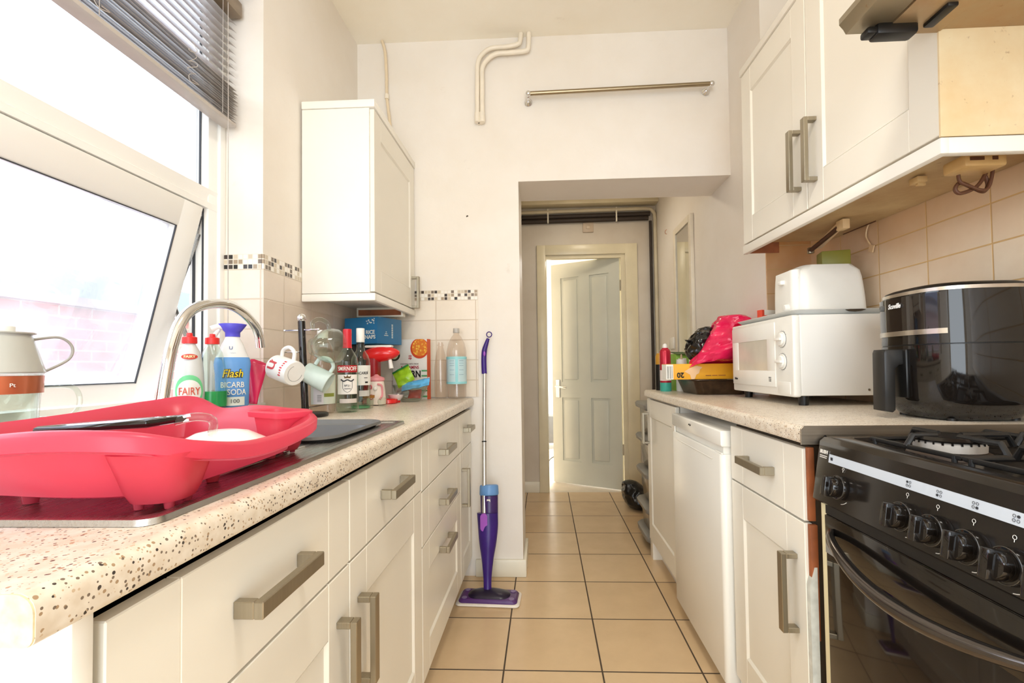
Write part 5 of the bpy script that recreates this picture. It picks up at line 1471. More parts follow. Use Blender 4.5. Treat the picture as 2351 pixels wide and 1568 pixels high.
b = B().rings([[f(x, y, h) for x, y in ((-.010, .022), (.010, .022), (.012, .032), (.005, .027), (0, .034), (-.005, .027), (-.012, .032))] for h in (0, .001)]); b.build('crown_print', P('brown_gold', (110, 84, 50), .4), lw, smooth=0)
lab(t, vx, vy, .0375, ZL + .035, ZL + .050, th + .1, 1.7, P('grey_band', (206, 196, 188), .4), 'lower_label')
# white capped rum bottle
bx_, by_ = -.712, 1.775
prof = [(.032, .002), (.0355, .008), (.036, .05), (.036, .17), (.035, .19), (.028, .207), (.016, .226), (.014, .24), (.0135, .27)]
t = bottle('rum_bottle', 'clear spirit bottle with a white cap just behind the red-capped one', bx_, by_, prof, vg)
B().lathe([(0, .312), (.0150, .312), (.0155, .309), (.0155, .258), (.0145, .258), (.0145, .30), (0, .30)], (bx_, by_, ZL)).build('cap', 'white', t)
lab(t, bx_, by_, .0142, ZL + .249, ZL + .256, 0, 2 * PI, 'black', 'neck_band')
th = face(bx_, by_); th2 = th + .45
lw = lab(t, bx_, by_, .0364, ZL + .092, ZL + .168, th2, 1.9, P('white_paper_label', (238, 236, 230), .5), 'label')
f = round_cyl(bx_, by_, ZL + .13, .0371, th2)
B().text('BACARDÍ', .0135, lambda x, y, h: f(x - .012, y + .008, h), bold=.006, font_scale=(.85, 1.1)).dashes(f, [(-.004, .010, -.010, .002), (.000, .012, -.027, .006)]).build('lettering', 'black', lw, smooth=0)
lab(t, bx_, by_, .0364, ZL + .050, ZL + .072, th2, 1.2, P('grey_paper', (206, 204, 198), .5), 'lower_label')
lab(t, bx_, by_, .0355, ZL + .004, ZL + .012, 0, 2 * PI, P('green_glass_foot', (120, 200, 140), .1, trans=.6), 'green_foot')
# large plastic bottle with the white screw top
gx, gy = -.777, 1.60
prof = [(.036, .002), (.040, .008), (.0415, .05), (.0415, .16), (.040, .195), (.032, .235), (.020, .258), (.0155, .268), (.0155, .276)]
t = bottle('large_bottle', 'large clear bottle with a white screw cap and green striped label', gx, gy, prof, 'pet', .002)
B().lathe([(0, .292), (.0175, .292), (.0180, .289), (.0180, .264), (.0165, .264), (.0165, .285), (0, .285)], (gx, gy, ZL)).build('cap', 'white', t)
th = face(gx, gy)
lw = lab(t, gx, gy, .0420, ZL + .035, ZL + .135, th + .2, 2.6, P('greenish_label', (214, 220, 204), .5), 'label')
lab(t, gx, gy, .0426, ZL + .060, ZL + .072, th + .55, .9, P('olive_stripe', (140, 148, 60), .5), 'label_stripe')
l3 = lab(t, gx, gy, .0428, ZL + .036, ZL + .090, th - .35, .8, P('pale_panel', (226, 218, 216), .5), 'label_panel')
f = round_cyl(gx, gy, ZL + .055, .0434, th - .25)
b = B()
for k in range(7): b.box(0, .001, 0, .001, 0, .001) if 0 else b.rings([[f(-.007 + .014 * q / 4, k * .0036 - .011, h) for q in range(5)] + [f(.007 - .014 * q / 4, k * .0036 - .0095, h) for q in range(5)] for h in (0, .0005)])
b.build('barcode', 'grey', l3, smooth=0)
# plain clear bottles against the tiled wall
t = bottle('small_bottle', 'small clear plastic bottle without a cap left of the big one by the tiles', -.516, 2.30, [(.026, .003), (.030, .010), (.031, .08), (.030, .16), (.024, .215), (.014, .255), (.0125, .262), (.016, .264), (.016, .270), (.0125, .271), (.0125, .282)], 'pet', .0015)
t = bottle('water_bottle', 'large clear plastic bottle with a pale blue label by the worktop end', -.431, 2.275, [(.040, .006), (.046, .012), (.047, .10), (.046, .13), (.048, .16), (.048, .235), (.040, .275), (.024, .305), (.014, .318), (.0135, .325)], 'pet', .0015)
wx, wy = -.431, 2.275
B().lathe([(0, .348), (.0150, .348), (.0155, .345), (.0155, .326), (.0140, .326), (.0140, .34), (0, .34)], (wx, wy, ZL)).build('cap', P('clear_white_cap', (226, 220, 210), .3, trans=.4), t)
th = face(wx, wy)
lw = lab(t, wx, wy, .0490, ZL + .075, ZL + .208, 0, 2 * PI, P('pale_blue_label', (206, 232, 236), .45, trans=.15), 'label')
s1 = P('turquoise_print', (150, 212, 216), .5)
lab(t, wx, wy, .0497, ZL + .195, ZL + .208, 0, 2 * PI, s1, 'label_stripe'); lab(t, wx, wy, .0497, ZL + .075, ZL + .086, 0, 2 * PI, s1, 'label_stripe'); lab(t, wx, wy, .0497, ZL + .086, ZL + .195, th, .26, s1, 'label_stripe')
f = round_cyl(wx, wy, ZL, .0500, th); b = B()
for k in range(8):
    for (xa, xb) in ((-.036, -.012), (.012, .036)):
        if k > 2 and k % 2: continue
        b.rings([[f(xa + (xb - xa) * q / 5, .186 - k * .011, h) for q in range(6)] + [f(xb - (xb - xa) * q / 5, .1875 - k * .011, h) for q in range(6)] for h in (0, .0004)])
b.build('small_print', P('blue_grey_print', (120, 160, 176), .5), lw, smooth=0)

# blue cereal carton lying on its side on top of something dark
t = thing('cardboard_box', 'black cardboard box under the blue cereal carton', 'box', (-.82, 2.22, ZL))
B().box(-.915, -.835, 2.15, 2.29, ZL + .0005, ZL + .268, .003).build('carton', P('dark_card', (44, 38, 36), .5), t)
t = thing('cereal_box', 'blue cereal carton lying on its side under the left wall cabinet', 'box', (-.82, 2.22, ZL + .236))
z_ = ZL + .269 + .04
rz = Matrix.Rotation(math.radians(-17), 4, 'Z')
bcar = P('cereal_blue', (36, 116, 166), .4, var=.04)
cx_, cy_ = -.812, 2.19
ca = B().prism([(-.095, 0), (.090, 0), (.090, .122), (-.092, .122)], 'Y', -.095, .095, .002)
bmesh.ops.transform(ca.bm, matrix=Matrix.Translation((cx_, cy_, z_ - .04)) @ rz, verts=ca.bm.verts)
cb = ca.build('carton', bcar, t)
F_ = Matrix.Translation((cx_, cy_, z_ - .04)) @ rz
def on_front(x, y, h): return F_ @ Vector((x, -.0955 - h, y))
def on_side(x, y, h): return F_ @ Vector((.0905 + h, x, y))
b = B().text('RICE', .024, lambda x, y, h: on_front(.052 + x, .052 + y, h), bold=.03).text('SNAPS', .024, lambda x, y, h: on_front(.046 + x, .030 + y, h), bold=.03)
b.dashes(on_side, [(-.045, -.015, .040, .003), (-.038, -.022, .048, .003), (-.033, -.027, .056, .004)])
for k_ in range(8): b.dashes(on_side, [(.012, .022, .032 + k_ * .0085, .0055)])
rg4 = random.Random(2)
for k in range(16):
    a = rg4.uniform(0, 6.28); x0_, y0_ = .025 + .050 * rg4.random(), .092 + .022 * rg4.random()
    b.rings([[on_front(x0_ + .0035 * math.cos(a + q) * (1 if q % 3.14 < .1 else .45), y0_ + .0035 * math.sin(a + q), h) for q in (0, .8, 1.57, 2.36, 3.14, 3.93, 4.71, 5.5)] for h in (0, .001)])
b.build('lettering', P('pale_print_2', (226, 232, 226), .5), cb, smooth=0)
b = B().rings([[on_front(x, y, h) for x, y in ((-.085, .040), (-.050, .040), (-.050, .052), (-.085, .052))] for h in (0, .0008)])
b.build('dark_print_bar', 'black', cb, smooth=0)

# red toy stand mixer
redp = P('toy_red', (224, 34, 36), .2, coat=.3); pinkp = P('toy_pink', (232, 150, 156), .35); cream = P('toy_cream', (240, 226, 214), .35)
t = thing('toy_mixer', 'red and white toy stand mixer behind the rum bottle', 'toy mixer', (-.72, 2.03, ZL))
b = B(); R_ = []
for k in range(13):
    f_ = k / 12; x = -.795 + .155 * f_; s = math.sin(PI * min(1, f_ * .86 + .12)) ** .55
    R_.append([Vector((x, 2.03 + .040 * s * math.cos(q), ZL + .220 + .010 * f_ - .006 + .035 * s * math.sin(q))) for q in [2 * PI * j / 28 for j in range(28)]])
b.rings(R_); b.build('mixer_head', redp, t, smooth=60)
B().box(-.79, -.67, 2.012, 2.048, ZL + .247, ZL + .258, .005).build('white_top', 'white', t)
R_ = []
for k in range(8):
    f_ = k / 7; R_.append([Vector((p[0], p[1], ZL + .02 + .18 * f_)) for p in rrect(-.765 + .01 * f_, 2.03, .034 - .008 * f_, .034, .018, 5)])
B().rings(R_).build('column', P('toy_dark_red', (150, 16, 26), .3), t, smooth=50)
B().rings([[Vector((p[0], p[1], z)) for p in rrect(-.725, 2.03, .075 - e, .045 - e, .035, 6)] for z, e in ((ZL, .004), (ZL + .004, 0), (ZL + .018, .002), (ZL + .022, .008))]).build('mixer_base', redp, t, smooth=50)
B().cyl((-.682, 2.03, ZL + .195), (-.676, 2.03, ZL + .155), .008, .010).build('whisk_holder', 'white', t)
t = thing('toy_pitcher', 'pink and cream toy pitcher with an arched handle print', 'toy pitcher', (-.70, 1.99, ZL))
kx, ky = -.712, 1.945
B().lathe([(0, .004), (.038, .004), (.040, .010), (.036, .06), (.030, .105), (0, .105)], (kx, ky, ZL), 36).build('pitcher_body', cream, t)
B().lathe([(0, .100), (.030, .100), (.034, .106), (.033, .116), (.012, .124), (.006, .130), (0, .131)], (kx, ky, ZL), 36).box(kx - .044, kx - .026, ky - .008, ky + .008, ZL + .100, ZL + .110, .003).build('pitcher_lid', pinkp, t)
th = face(kx, ky); f = round_cyl(kx, ky, ZL + .06, .0355, th)
B().tube([f(.004, .030, .002), f(.020, .024, .002), f(.024, .004, .001), f(.022, -.018, .003), f(.012, -.034, .005)], .0042, 10, smooth=5).build('handle', pinkp, t)
B().sphere(f(-.004, .012, .002), .009, 16).build('nose', 'white', t)
b = B()
for (x, y, r) in ((-.024, .018, .008), (-.020, -.024, .010)): b.tube([f(x + r * .7 * math.cos(q), y + r * math.sin(q), .003) for q in [i * .628 for i in range(10)]], .0022, 8, closed=True)
b.build('printed_rings', P('print_red', (200, 70, 84), .4), t)
t = thing('toy_dish', 'small red and white toy dish in front of the glass bowl', 'dish', (-.69, 2.08, ZL))
B().lathe([(0, .0), (.018, .0), (.020, .004), (.018, .010), (0, .010)], (-.675, 2.09, ZL)).build('foot', redp, t)
B().lathe([(0, .010), (.020, .010), (.034, .028), (.037, .036), (.035, .036), (.028, .022), (0, .018)], (-.675, 2.09, ZL)).build('dish_body', P('toy_white', (238, 228, 224), .3), t)
B().lathe([(0, .020), (.026, .024), (.034, .034), (0, .034)], (-.675, 2.09, ZL)).build('dish_lining', redp, t)
for (x, y, s, lbl) in ((-.690, 1.800, 1.0, 'small amber-tinted glass tumbler lying beside the rum bottle'), (-.655, 1.86, .9, 'small clear glass ornament right of the amber tumbler')):
    t = thing('tumbler', lbl, 'glass', (x, y, ZL))
    if s == 1.0:
        B().lathe([(0, .001), (.016, .001), (.019, .006), (.022, .050), (.020, .050), (.017, .010), (0, .008)], (x, y, ZL), 10).build('tumbler_body', 'glass', t, smooth=0)
        B().lathe([(.0222, .040), (.0230, .051), (.0205, .051), (.0205, .040)], (x, y, ZL), 24, closed=True).build('amber_rim', P('amber_tint', (220, 150, 60), .1, trans=.6), t)
    else:
        b = B(); q = bmesh.new(); bmesh.ops.create_icosphere(q, subdivisions=2, radius=.021)
        for v in q.verts: v.co *= 1 + .12 * noise.noise(v.co * 60)
        b._add(q, Matrix.Translation((x, y, ZL + .0185))); b.build('ornament_body', 'glass', t, smooth=0)

# glass bowl with packets
t = thing('glass_bowl', 'clear glass bowl holding snack packets near the corner', 'bowl', (-.625, 2.14, ZL))
gx_, gy_ = -.622, 2.14
B().lathe([(0, .001), (.040, .001), (.046, .005), (.070, .045), (.083, .078), (.080, .079), (.066, .048), (.042, .010), (0, .007)], (gx_, gy_, ZL), 48).build('bowl_body', 'glass', t)
def packet(name, label, c, rotm, w, h, mat, cat='packet', fold=.006, seed=1, strip=None, letters=None):
    t = thing(name, label, cat, c)
    rg5 = random.Random(seed); o_ = Vector((rg5.random() * 5, rg5.random() * 5, 0))
    m = Matrix.Translation(c) @ rotm
    def f(u, v):
        x, y = (u - .5) * w, (v - .5) * h
        puff = .008 * (math.sin(PI * u) * math.sin(PI * v)) ** .6 if 0 < u < 1 and 0 < v < 1 else 0
        return m @ Vector((x, y, puff + fold * noise.noise(Vector((x, y, 0)) * 38 + o_)))
    def g(u, v):
        x, y = (u - .5) * w, (v - .5) * h
        puff = .008 * (math.sin(PI * u) * math.sin(PI * v)) ** .6 if 0 < u < 1 and 0 < v < 1 else 0
        return m @ Vector((x, y, -puff - .001 + fold * noise.noise(Vector((x, y, 0)) * 38 + o_)))
    o = B().grid(f, 22, 22).grid(g, 22, 22).build('wrapper', mat, t, smooth=60)
    if strip:
        B().grid(lambda u, v: m @ Vector(((u - .5) * w * 1.002, h * (.38 + .12 * v), .004 + fold * noise.noise(Vector(((u - .5) * w, h * (.38 + .12 * v), 0)) * 38 + o_) + .008 * (max(0, math.sin(PI * u) * math.sin(PI * (.88 + .12 * v)))) ** .6)), 22, 5).build('printed_strip', strip, t, smooth=60)
    return t
E1 = Matrix.Rotation(math.radians(72), 4, 'X')
packet('snack_packet', 'lime green snack packet standing in the glass bowl', Vector((-.652, 2.13, ZL + .118)), Matrix.Rotation(math.radians(-28), 4, 'Y') @ E1, .085, .085, P('lime_film', (150, 196, 40), .25, var=.15, scale=40), seed=3, strip=P('dark_green_film', (46, 130, 60), .3))
packet('snack_packet', 'sky blue snack packet lying across the rim of the glass bowl', Vector((-.588, 2.105, ZL + .080)), Matrix.Rotation(math.radians(-12), 4, 'Y') @ Matrix.Rotation(math.radians(38), 4, 'X'), .130, .055, P('blue_film', (96, 176, 226), .25, var=.12, scale=40), seed=8, strip=P('pale_film', (226, 234, 238), .3))
packet('snack_packet', 'red snack packet down inside the glass bowl', Vector((-.605, 2.13, ZL + .035)), Matrix.Rotation(math.radians(60), 4, 'X'), .07, .045, P('red_film', (190, 60, 54), .3, var=.1, scale=40), seed=5)
packet('snack_packet', 'crumpled grey foil packet low in the left of the glass bowl', Vector((-.650, 2.11, ZL + .040)), Matrix.Rotation(math.radians(40), 4, 'X') @ Matrix.Rotation(.4, 4, 'Y'), .055, .045, P('grey_foil', (190, 186, 184), .25, metal=.5), seed=6, fold=.012)

# white cereal carton standing in the corner, orange sides
t = thing('cereal_box', 'white cereal carton with a bowl of cornflakes on it, orange side', 'box', (-.68, 2.29, ZL))
cA, cBv = Vector((-.760, 2.305, ZL)), Vector((-.574, 2.262, ZL))
rv = (cBv - cA); cw_ = rv.length; rv.normalize(); nn = Vector((rv.y, -rv.x, 0)); ch = .298
F2 = Matrix((rv, -nn, Vector((0, 0, 1)))).transposed().to_4x4(); F2.translation = cA
ca = B().box(0, cw_, 0.0005, .034, .0005, ch, .001); bmesh.ops.transform(ca.bm, matrix=F2, verts=ca.bm.verts)
cb = ca.build('carton', P('white_card', (226, 222, 214), .45), t)
ca = B().box(cw_ - .001, cw_ + .0008, -.0003, .0345, .001, ch - .0005); bmesh.ops.transform(ca.bm, matrix=F2, verts=ca.bm.verts)
sd = ca.build('orange_side', P('orange_side_card', (216, 90, 52), .45, var=.05), cb)
def pf(x, y, h): return F2 @ Vector((x, -.0004 - h, y))
def shape(pts, h=.0008, h0=0): return B().rings([[pf(x, y, q) for x, y in pts] for q in (h0, h)])
circ = lambda cx, cy, r, n=40, a0=0, a1=2 * PI: [(cx + r * math.cos(a0 + (a1 - a0) * k / n), cy + r * math.sin(a0 + (a1 - a0) * k / n)) for k in range(n)]
pts = [(min(x, cw_), min(y, ch)) for x, y in circ(.150, .252, .050)]
bo = shape(pts).build('bowl_print', P('red_bowl_print', (206, 74, 40), .5), cb, smooth=0)
pts = [(min(x, cw_), min(y, ch)) for x, y in circ(.152, .256, .043)]
w = NT('cornflakes_print'); p_, _ = w.pos(); vo = w.n('ShaderNodeTexVoronoi'); vo.inputs['Scale'].default_value = 90; w.l(p_, vo.inputs['Vector'])
w.l(w.mix(w.ramp(vo.outputs['Distance'], .1, .6), srgb(250, 210, 80), srgb(222, 120, 40)), w.b.inputs['Base Color'])
shape(pts, .0014, .0008).build('cornflakes_print', w.m, bo, smooth=0)
gb = shape(circ(.012, .222, .030)).build('dark_bowl_print', P('olive_black', (52, 54, 34), .5), cb, smooth=0)
shape(circ(.008, .224, .024), .0014, .0008).build('milk_print', P('milk_print', (214, 208, 176), .5), gb, smooth=0)
b = B().text('FORTIFIED WITH IRON', .0105, lambda x, y, h: pf(.094 + x, .1755 + y, h), font_scale=(.92, 1))
b.build('lettering', P('brown_grey_print', (150, 130, 124), .5), cb, smooth=0)
b = B().text('& VITAMINS', .021, lambda x, y, h: pf(.096 + x, .158 + y, h), bold=.01, font_scale=(.9, 1)).text('co', .017, lambda x, y, h: pf(.098 + x, .216 + y, h), bold=.02).text('op', .017, lambda x, y, h: pf(.098 + x, .205 + y, h), bold=.02)
b.build('lettering', P('crimson_print', (176, 40, 62), .5), cb, smooth=0)
B().text('CORN', .046, lambda x, y, h: pf(.100 + x, .124 + y, h), bold=.025, font_scale=(.85, 1)).build('lettering', 'black', cb, smooth=0)
b = B()
for z in (.138, .113, .040, .012): b.rings([[pf(x, y, q) for x, y in ((.160, z), (cw_ - .0005, z), (cw_ - .0005, z + .007), (.160, z + .007))] for q in (0, .0008)])
b.build('green_stripes', P('green_print', (84, 160, 100), .5), cb, smooth=0)

# ------------------------------------------------------------------ wall fittings
pc = P('cream_painted_pipe', (238, 228, 210), .35, var=.03)
yp = YB - .030
def onb(pts, y): return [at(u, v, Y=y) for u, v in pts]
t = thing('heating_pipes', 'pair of cream painted pipes bending down the wall above the archway', 'pipes', (-.25, YB - .03, 2.32))
p1 = onb(((1196, 84), (1194, 94), (1188, 102), (1160, 108), (1128, 111), (1106, 126), (1097, 146), (1096, 180), (1096, 272)), yp)
p2 = onb(((1214, 84), (1213, 108), (1206, 117), (1170, 121), (1138, 124), (1116, 140), (1107, 160), (1107, 190), (1107, 272)), yp)
for p in (p1, p2):
    p[0].z = ZC - .001
    B().tube(p, .0115, 14, smooth=5).build('pipe', pc, t)
B().tube([p1[-1] + Vector((0, 0, .03)), p1[-1] + Vector((0, .0, -.02))], .0145, 14).tube([p2[-1] + Vector((0, 0, .03)), p2[-1] + Vector((0, 0, -.02))], .0145, 14).box(p1[-1].x, p2[-1].x, yp, YB, p1[-1].z - .02, p1[-1].z, .003).build('end_caps', pc, t)
t = thing('thin_pipe', 'thin cream pipe running down from the ceiling behind the left wall cabinet', 'pipe', (-.8, YB - .02, 2.2))
p = onb(((877, 88), (884, 120), (887, 170), (888, 222), (891, 250), (897, 300), (897, 330)), YB - .02)
p[0].z = ZC - .001
B().tube(p, .0075, 12, smooth=4).build('pipe', P('buff_pipe', (228, 210, 180), .4), t)
B().cyl(p[3] + Vector((0, 0, -.012)), p[3] + Vector((0, 0, .012)), .011).build('collar', pc, t)
t = thing('hanging_rail', 'brushed steel rail on two wall brackets above the archway', 'rail', (.4, YB - .05, 2.4))
a_, c_ = at(1213, 215, Y=YB - .055), at(1634, 192, Y=YB - .055)
B().tube([a_, c_], .0105, 18).build('rail', brushed('rail_steel', (168, 152, 124), .25, 'X'), t)
for u, v, e in ((1213, 236, a_), (1620, 211, c_)):
    w_ = at(u, v, Y=YB)
    b = B().lathe([(0, .0), (.020, .0), (.021, .004), (.012, .016), (.008, .02), (0, .022)], w_, 24, Matrix.Rotation(PI / 2, 4, 'X'))
    q = Vector((w_.x if e is c_ else e.x, e.y, e.z))
    b.tube([w_ + Vector((0, -.01, 0)), Vector((w_.x, w_.y - .04, w_.z)), q + Vector((0, 0, -.004))], .006, 10, smooth=4).build('bracket', 'chrome', t)
for e in (a_, c_): B().sphere(e, .0145, 18).build('end_knob', 'chrome', t)

# passage fittings
t = thing('passage_pipes', 'cream pipe bending down the corner of the passage ceiling', 'pipes', (.5, 3.85, 2.2))
yq = 3.875
p = [Vector((-.9, yq, 2.335)), Vector((.85, yq, 2.352)), Vector((.905, yq, 2.345)), Vector((.935, yq, 2.31)), Vector((.938, yq, 2.25)), Vector((.938, yq, .10))]
B().tube(p, .0155, 14, smooth=0).build('pipe', P('buff_passage_pipe', (206, 194, 166), .4), t)
t = thing('dark_pipes', 'two dark lagged pipes running level under the cream passage pipe', 'pipes', (.3, 3.87, 2.28))
lag = P('dark_lagging', (58, 48, 40), .6)
for z, x1_ in ((2.305, .90), (2.268, .885)): B().tube([(-.95, 3.885, z - .008), (x1_, 3.885, z + .006)], .0185, 14).build('pipe', lag, t)
for x in (.05, .62): B().box(x - .006, x + .006, 3.862, 3.90, 2.25, 2.37, .002).build('pipe_clip', 'white_paint', t)
t = thing('corner_pipe', 'dark pipe standing in the corner of the passage beside the cream one', 'pipe', (.905, 3.88, 1.2))
B().tube([(.902, 3.886, 2.25), (.902, 3.886, .02)], .012, 12).build('pipe', lag, t)
struct(B().box(-1.05, .953, 3.80, 3.909, 2.385, 2.42, .003).build('trim_2', 'yellow_paint'))
t = thing('blanking_plate', 'small square plate on the wall above the passage door', 'wall plate', (.39, 3.905, 2.17))
B().box(.342, .432, 3.896, 3.909, 2.172, 2.258, .004).build('plate', P('buff_plate', (196, 176, 152), .4), t)
B().box(.37, .404, 3.892, 3.897, 2.20, 2.23, .006).build('plate_centre', P('buff_plate_light', (212, 194, 170), .4), t)
t = thing('wall_socket', 'white socket on the passage wall left of the lime carton', 'socket', (.945, 3.475, 1.21))
B().box(.940, .953, 3.42, 3.53, 1.165, 1.25, .003).build('plate', 'white', t)
t = thing('wall_mirror', 'tall white framed mirror on the right wall of the passage', 'mirror', (.94, 3.13, .95))
my0_, my1_, mz0_, mz1_ = 2.945, 3.33, .92, 2.005
b = B(); x0_, x1_ = .930, .9525
b.box(x0_, x1_, my0_, my0_ + .045, mz0_, mz1_, .003).box(x0_, x1_, my1_ - .045, my1_, mz0_, mz1_, .003).box(x0_, x1_, my0_, my1_, mz1_ - .045, mz1_, .003).box(x0_, x1_, my0_, my1_, mz0_, mz0_ + .045, .003)
b.build('frame', P('white_frame', (232, 222, 202), .4), t)
B().box(.938, .942, my0_ + .04, my1_ - .04, mz0_ + .04, mz1_ - .04).build('mirror_glass', P('mirror_silver', (225, 225, 220), .03, metal=1, var=0), t, smooth=0)
t = thing('wall_hook', 'tiny brass hook high on the passage wall left of the mirror', 'hook', (.95, 3.45, 1.9))
h_ = at(1531, 530, X=.951)
B().tube([h_ + Vector((0, 0, .01)), h_ + Vector((-.012, 0, 0)), h_ + Vector((-.012, 0, -.02)), h_ + Vector((0, 0, -.024))], .002, 6, smooth=3).build('hook', 'copper', t)

# ------------------------------------------------------------------ spray mop
pur = P('deep_purple', (54, 24, 116), .3, var=.08); pur2 = P('mid_purple', (80, 42, 104), .35); lil = P('lilac', (160, 84, 190), .35)
t = thing('spray_mop', 'purple spray mop with a silver pole leaning on the wall beside the archway', 'mop', (-.262, 2.11, 0))
hc = Vector((-.262, 2.115, 0))
rzm = Matrix.Translation(hc) @ Matrix.Rotation(math.radians(-3), 4, 'Z')
def mrr(hx_, hy_, r, z): return [rzm @ Vector((p[0], p[1], z)) for p in rrect(0, 0, hx_, hy_, r, 6)]
B().rings([mrr(.138, .066, .018, .001), mrr(.142, .070, .02, .006), mrr(.139, .067, .02, .011)]).build('pad', P('white_cloth', (236, 228, 216), .9, bump=.5, bscale=90), t, smooth=50)
hd = B().rings([mrr(.130, .056, .018, .011), mrr(.131, .057, .018, .016), mrr(.124, .050, .02, .026)]).build('head', pur2, t, smooth=50)
B().rings([mrr(.098, .046, .045, .024), mrr(.092, .042, .04, .032), mrr(.060, .028, .027, .042), mrr(.022, .015, .014, .050)]).build('head_cover', P('black_purple', (30, 20, 44), .3), hd, smooth=50)
b = B()
for sx_, sy_ in ((-1, 1), (1, 1), (-1, -1), (1, -1)): b.cyl(rzm @ Vector((sx_ * .105, sy_ * .036, .024)), rzm @ Vector((sx_ * .105, sy_ * .036, .0275)), .012)
b.build('gripper', P('grey_lilac', (130, 110, 150), .4), hd)
p0 = rzm @ Vector((-.008, .004, .045)); ptop = at(1113, 858, Y=2.318)
dvec = (ptop - p0)
def al(k): return p0 + dvec * k
L_ = dvec.length
b = B(); R_ = []
side = Vector((1, 0, 0)); fwd = dvec.normalized().cross(side)
for zz_, rx_, ry_, ox in ((.0, .018, .014, 0), (.05, .019, .015, 0), (.13, .028, .024, .002), (.20, .040, .034, .004), (.27, .047, .040, .006), (.33, .049, .044, .004)):
    c = al(zz_ / L_); R_.append([c + side * (rx_ * math.cos(q) + ox) + fwd * (-ry_ * math.sin(q)) for q in [2 * PI * j / 32 for j in range(32)]])
cols = [spline([r[k] for r in R_], 5) for k in range(32)]
b.rings([[cols[k][i] for k in range(32)] for i in range(len(cols[0]))]); b.build('mop_body', pur, t, smooth=60)
c = al(.30 / L_) - Vector((0, .036, 0)) 
b = B().rings([[c + Vector((p_[0], .004 - h, p_[1])) for p_ in rrect(-.008, .0, .016, .040, .015, 5)] for h in (0, .012)]); b.build('button_panel', lil, t, smooth=50)
B().tube([al(.30 / L_) + Vector((-.008, -.022, 0)), al(.66 / L_) + Vector((-.006, -.010, 0))], .0105, 16).build('lower_pole', P('silver_pole', (206, 202, 196), .25, metal=.8), t)
B().tube([al(.66 / L_) + Vector((-.006, -.010, 0)), ptop], .0092, 16).build('upper_pole', P('silver_pole_upper', (214, 210, 204), .25, metal=.8), t)
B().cyl(al(.657 / L_) + Vector((-.006, -.010, 0)), al(.663 / L_) + Vector((-.006, -.010, 0)), .0112).build('pole_joint', 'black', t)
hp_ = [at(u, v, Y=2.322) for u, v in ((1112, 858), (1111, 830), (1112, 806), (1117, 788), (1121, 777))]
B().tube(hp_, lambda k: .0135 - .006 * max(0, k - .5) * 2, 16, smooth=5).build('grip', pur, t)
B().tube([at(1123 + 6 * math.cos(q), 768 + 6 * math.sin(q), Y=2.322) for q in [i * .52 for i in range(12)]], .0026, 8, closed=True).build('hanging_loop', pur, t)
gp = at(1112, 812, Y=2.308); B().sphere(gp, .008, 16, (.7, .5, 1.6)).build('trigger_button', lil, t)
cb_ = al(.36 / L_) + Vector((.012, .012, 0)); ct_ = al(.455 / L_) + Vector((.012, .010, 0)); cm_ = al(.405 / L_) + Vector((.012, .010, 0))
bt = B().cyl(al(.28 / L_) + Vector((.012, .012, 0)), cm_, .040, .042, 28).build('fluid_bottle', P('bottle_purple', (60, 34, 96), .3), t)
B().cyl(cm_, ct_, .046, .044, 28, .008).build('bottle_cap', P('cap_blue', (104, 150, 204), .35), bt)
B().box(cm_.x - .006, cm_.x + .010, cm_.y - .0445, cm_.y - .0405, cm_.z - .036, cm_.z - .006).build('bottle_label', 'white', bt)

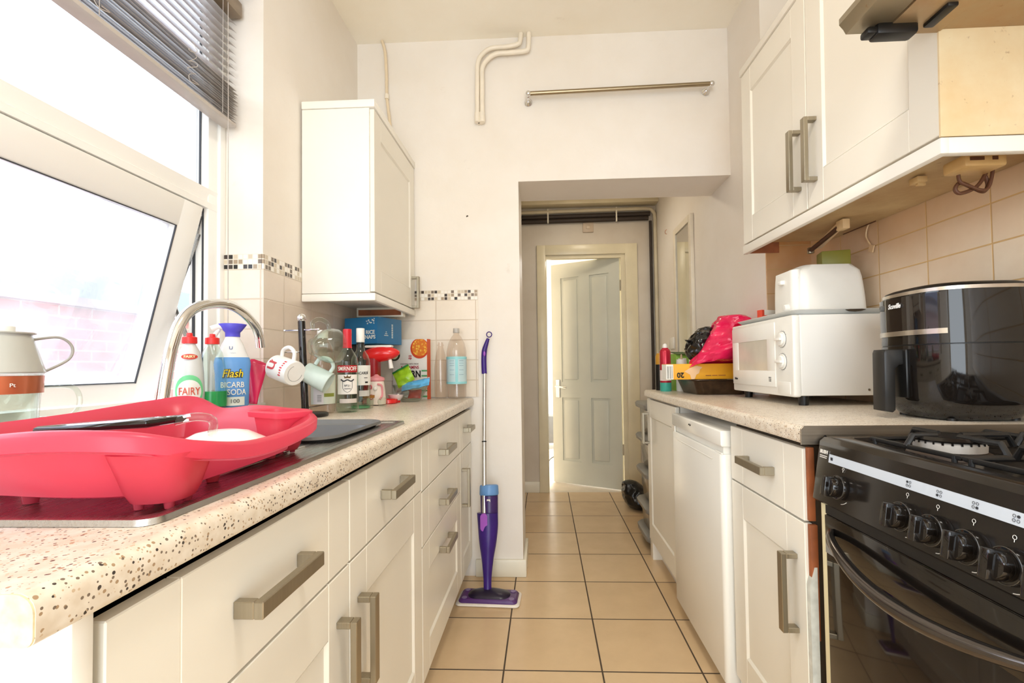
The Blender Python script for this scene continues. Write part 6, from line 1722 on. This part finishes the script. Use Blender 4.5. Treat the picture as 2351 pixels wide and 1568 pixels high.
# ------------------------------------------------------------------ drawer tower and bin bag in the passage
t = thing('drawer_tower', 'tall plastic drawer tower with grey rims past the end of the right units', 'drawer tower', (.74, 2.80, 0))
smoke = P('smoky_plastic', (176, 160, 136), .2, trans=.35, var=.05); gr = P('mid_grey_plastic', (136, 133, 126), .4)
tx0, tx1, ty0, ty1 = .575, .93, 2.64, 2.95
for i, (z0_, z1_) in enumerate(((.06, .245), (.255, .44), (.45, .635), (.645, .83))):
    R_ = [[Vector((p_[0], p_[1], z)) for p_ in rrect((tx0 + tx1) / 2, (ty0 + ty1) / 2, (tx1 - tx0) / 2 - e, (ty1 - ty0) / 2 - e, .04, 5)] for z, e in ((z0_, .035), (z0_ + .01, .022), (z1_ - .035, .010))]
    d = B().rings(R_).build('drawer', smoke, t, smooth=50)
    R_ = [[Vector((p_[0], p_[1], z)) for p_ in rrect((tx0 + tx1) / 2, (ty0 + ty1) / 2, (tx1 - tx0) / 2 + e, (ty1 - ty0) / 2 + e * .3, .045, 6)] for z, e in ((z1_ - .040, -.002), (z1_ - .032, .012), (z1_ - .010, .016), (z1_, .006))]
    B().rings(R_).build('rim', gr, d, smooth=50)
R_ = [[Vector((p_[0], p_[1], z)) for p_ in rrect((tx0 + tx1) / 2, (ty0 + ty1) / 2, (tx1 - tx0) / 2 + e, (ty1 - ty0) / 2, .045, 6)] for z, e in ((.045, -.004), (.055, .012), (.085, .016), (.095, .0))]
B().rings(R_).build('base_tray', gr, t, smooth=50)
for x in (.62, .88):
    for y in (2.68, 2.91): B().cyl((x, y - .01, .0225), (x, y + .01, .0225), .0222, seg=16).cyl((x, y, .03), (x, y, .05), .008).build('castor', 'black', t)
t = thing('bin_bag', 'black bin bag slumped on the floor behind the drawer tower', 'bag', (.60, 3.55, 0))
bag('bag_film', [((.69, 3.5, .008), .07, .10, 0, 0), ((.68, 3.5, .05), .095, .14, 0, 0), ((.66, 3.5, .11), .09, .12, 0, 0), ((.64, 3.5, .155), .070, .09, 0, 0), ((.625, 3.49, .185), .05, .05, 0, 0), ((.62, 3.49, .20), .015, .015, 0, 0)], P('black_bag_film', (24, 23, 22), .25), t, 12, .014, 16)

# dark chair-like clutter glimpsed through the door gap: a low stand with a cable
t = thing('floor_stand', 'dark low stand glimpsed through the gap of the open door', 'stand', (.07, 6.0, 0))
B().box(-.10, .30, 5.9, 6.2, .08, .42, .01).build('stand_body', 'grey', t)
b = B()
for x in (-.08, .28):
    for y in (5.92, 6.18): b.cyl((x, y, 0), (x, y, .09), .015)
b.build('legs', 'black', t)
t = thing('floor_cable', 'black cable on the bright floor beyond the open door', 'cable', (.05, 5.3, 0))
B().tube([(.02, 5.0, .005), (.06, 5.3, .005), (.16, 5.6, .006), (.12, 5.88, .006), (.14, 5.895, .12)], .005, 8, smooth=6).build('cord', 'black', t)
t = thing('pale_curtain', 'pale curtain hanging at the bright window beyond the open door', 'curtain', (-.1, 7.1, .1))
B().grid(lambda u, v: Vector((-.5 + .45 * u, 7.14 + .025 * math.sin(u * 30), .15 + 2.1 * v)), 60, 4).build('drape', P('pale_curtain', (236, 236, 238), .8), t, solid=.004)
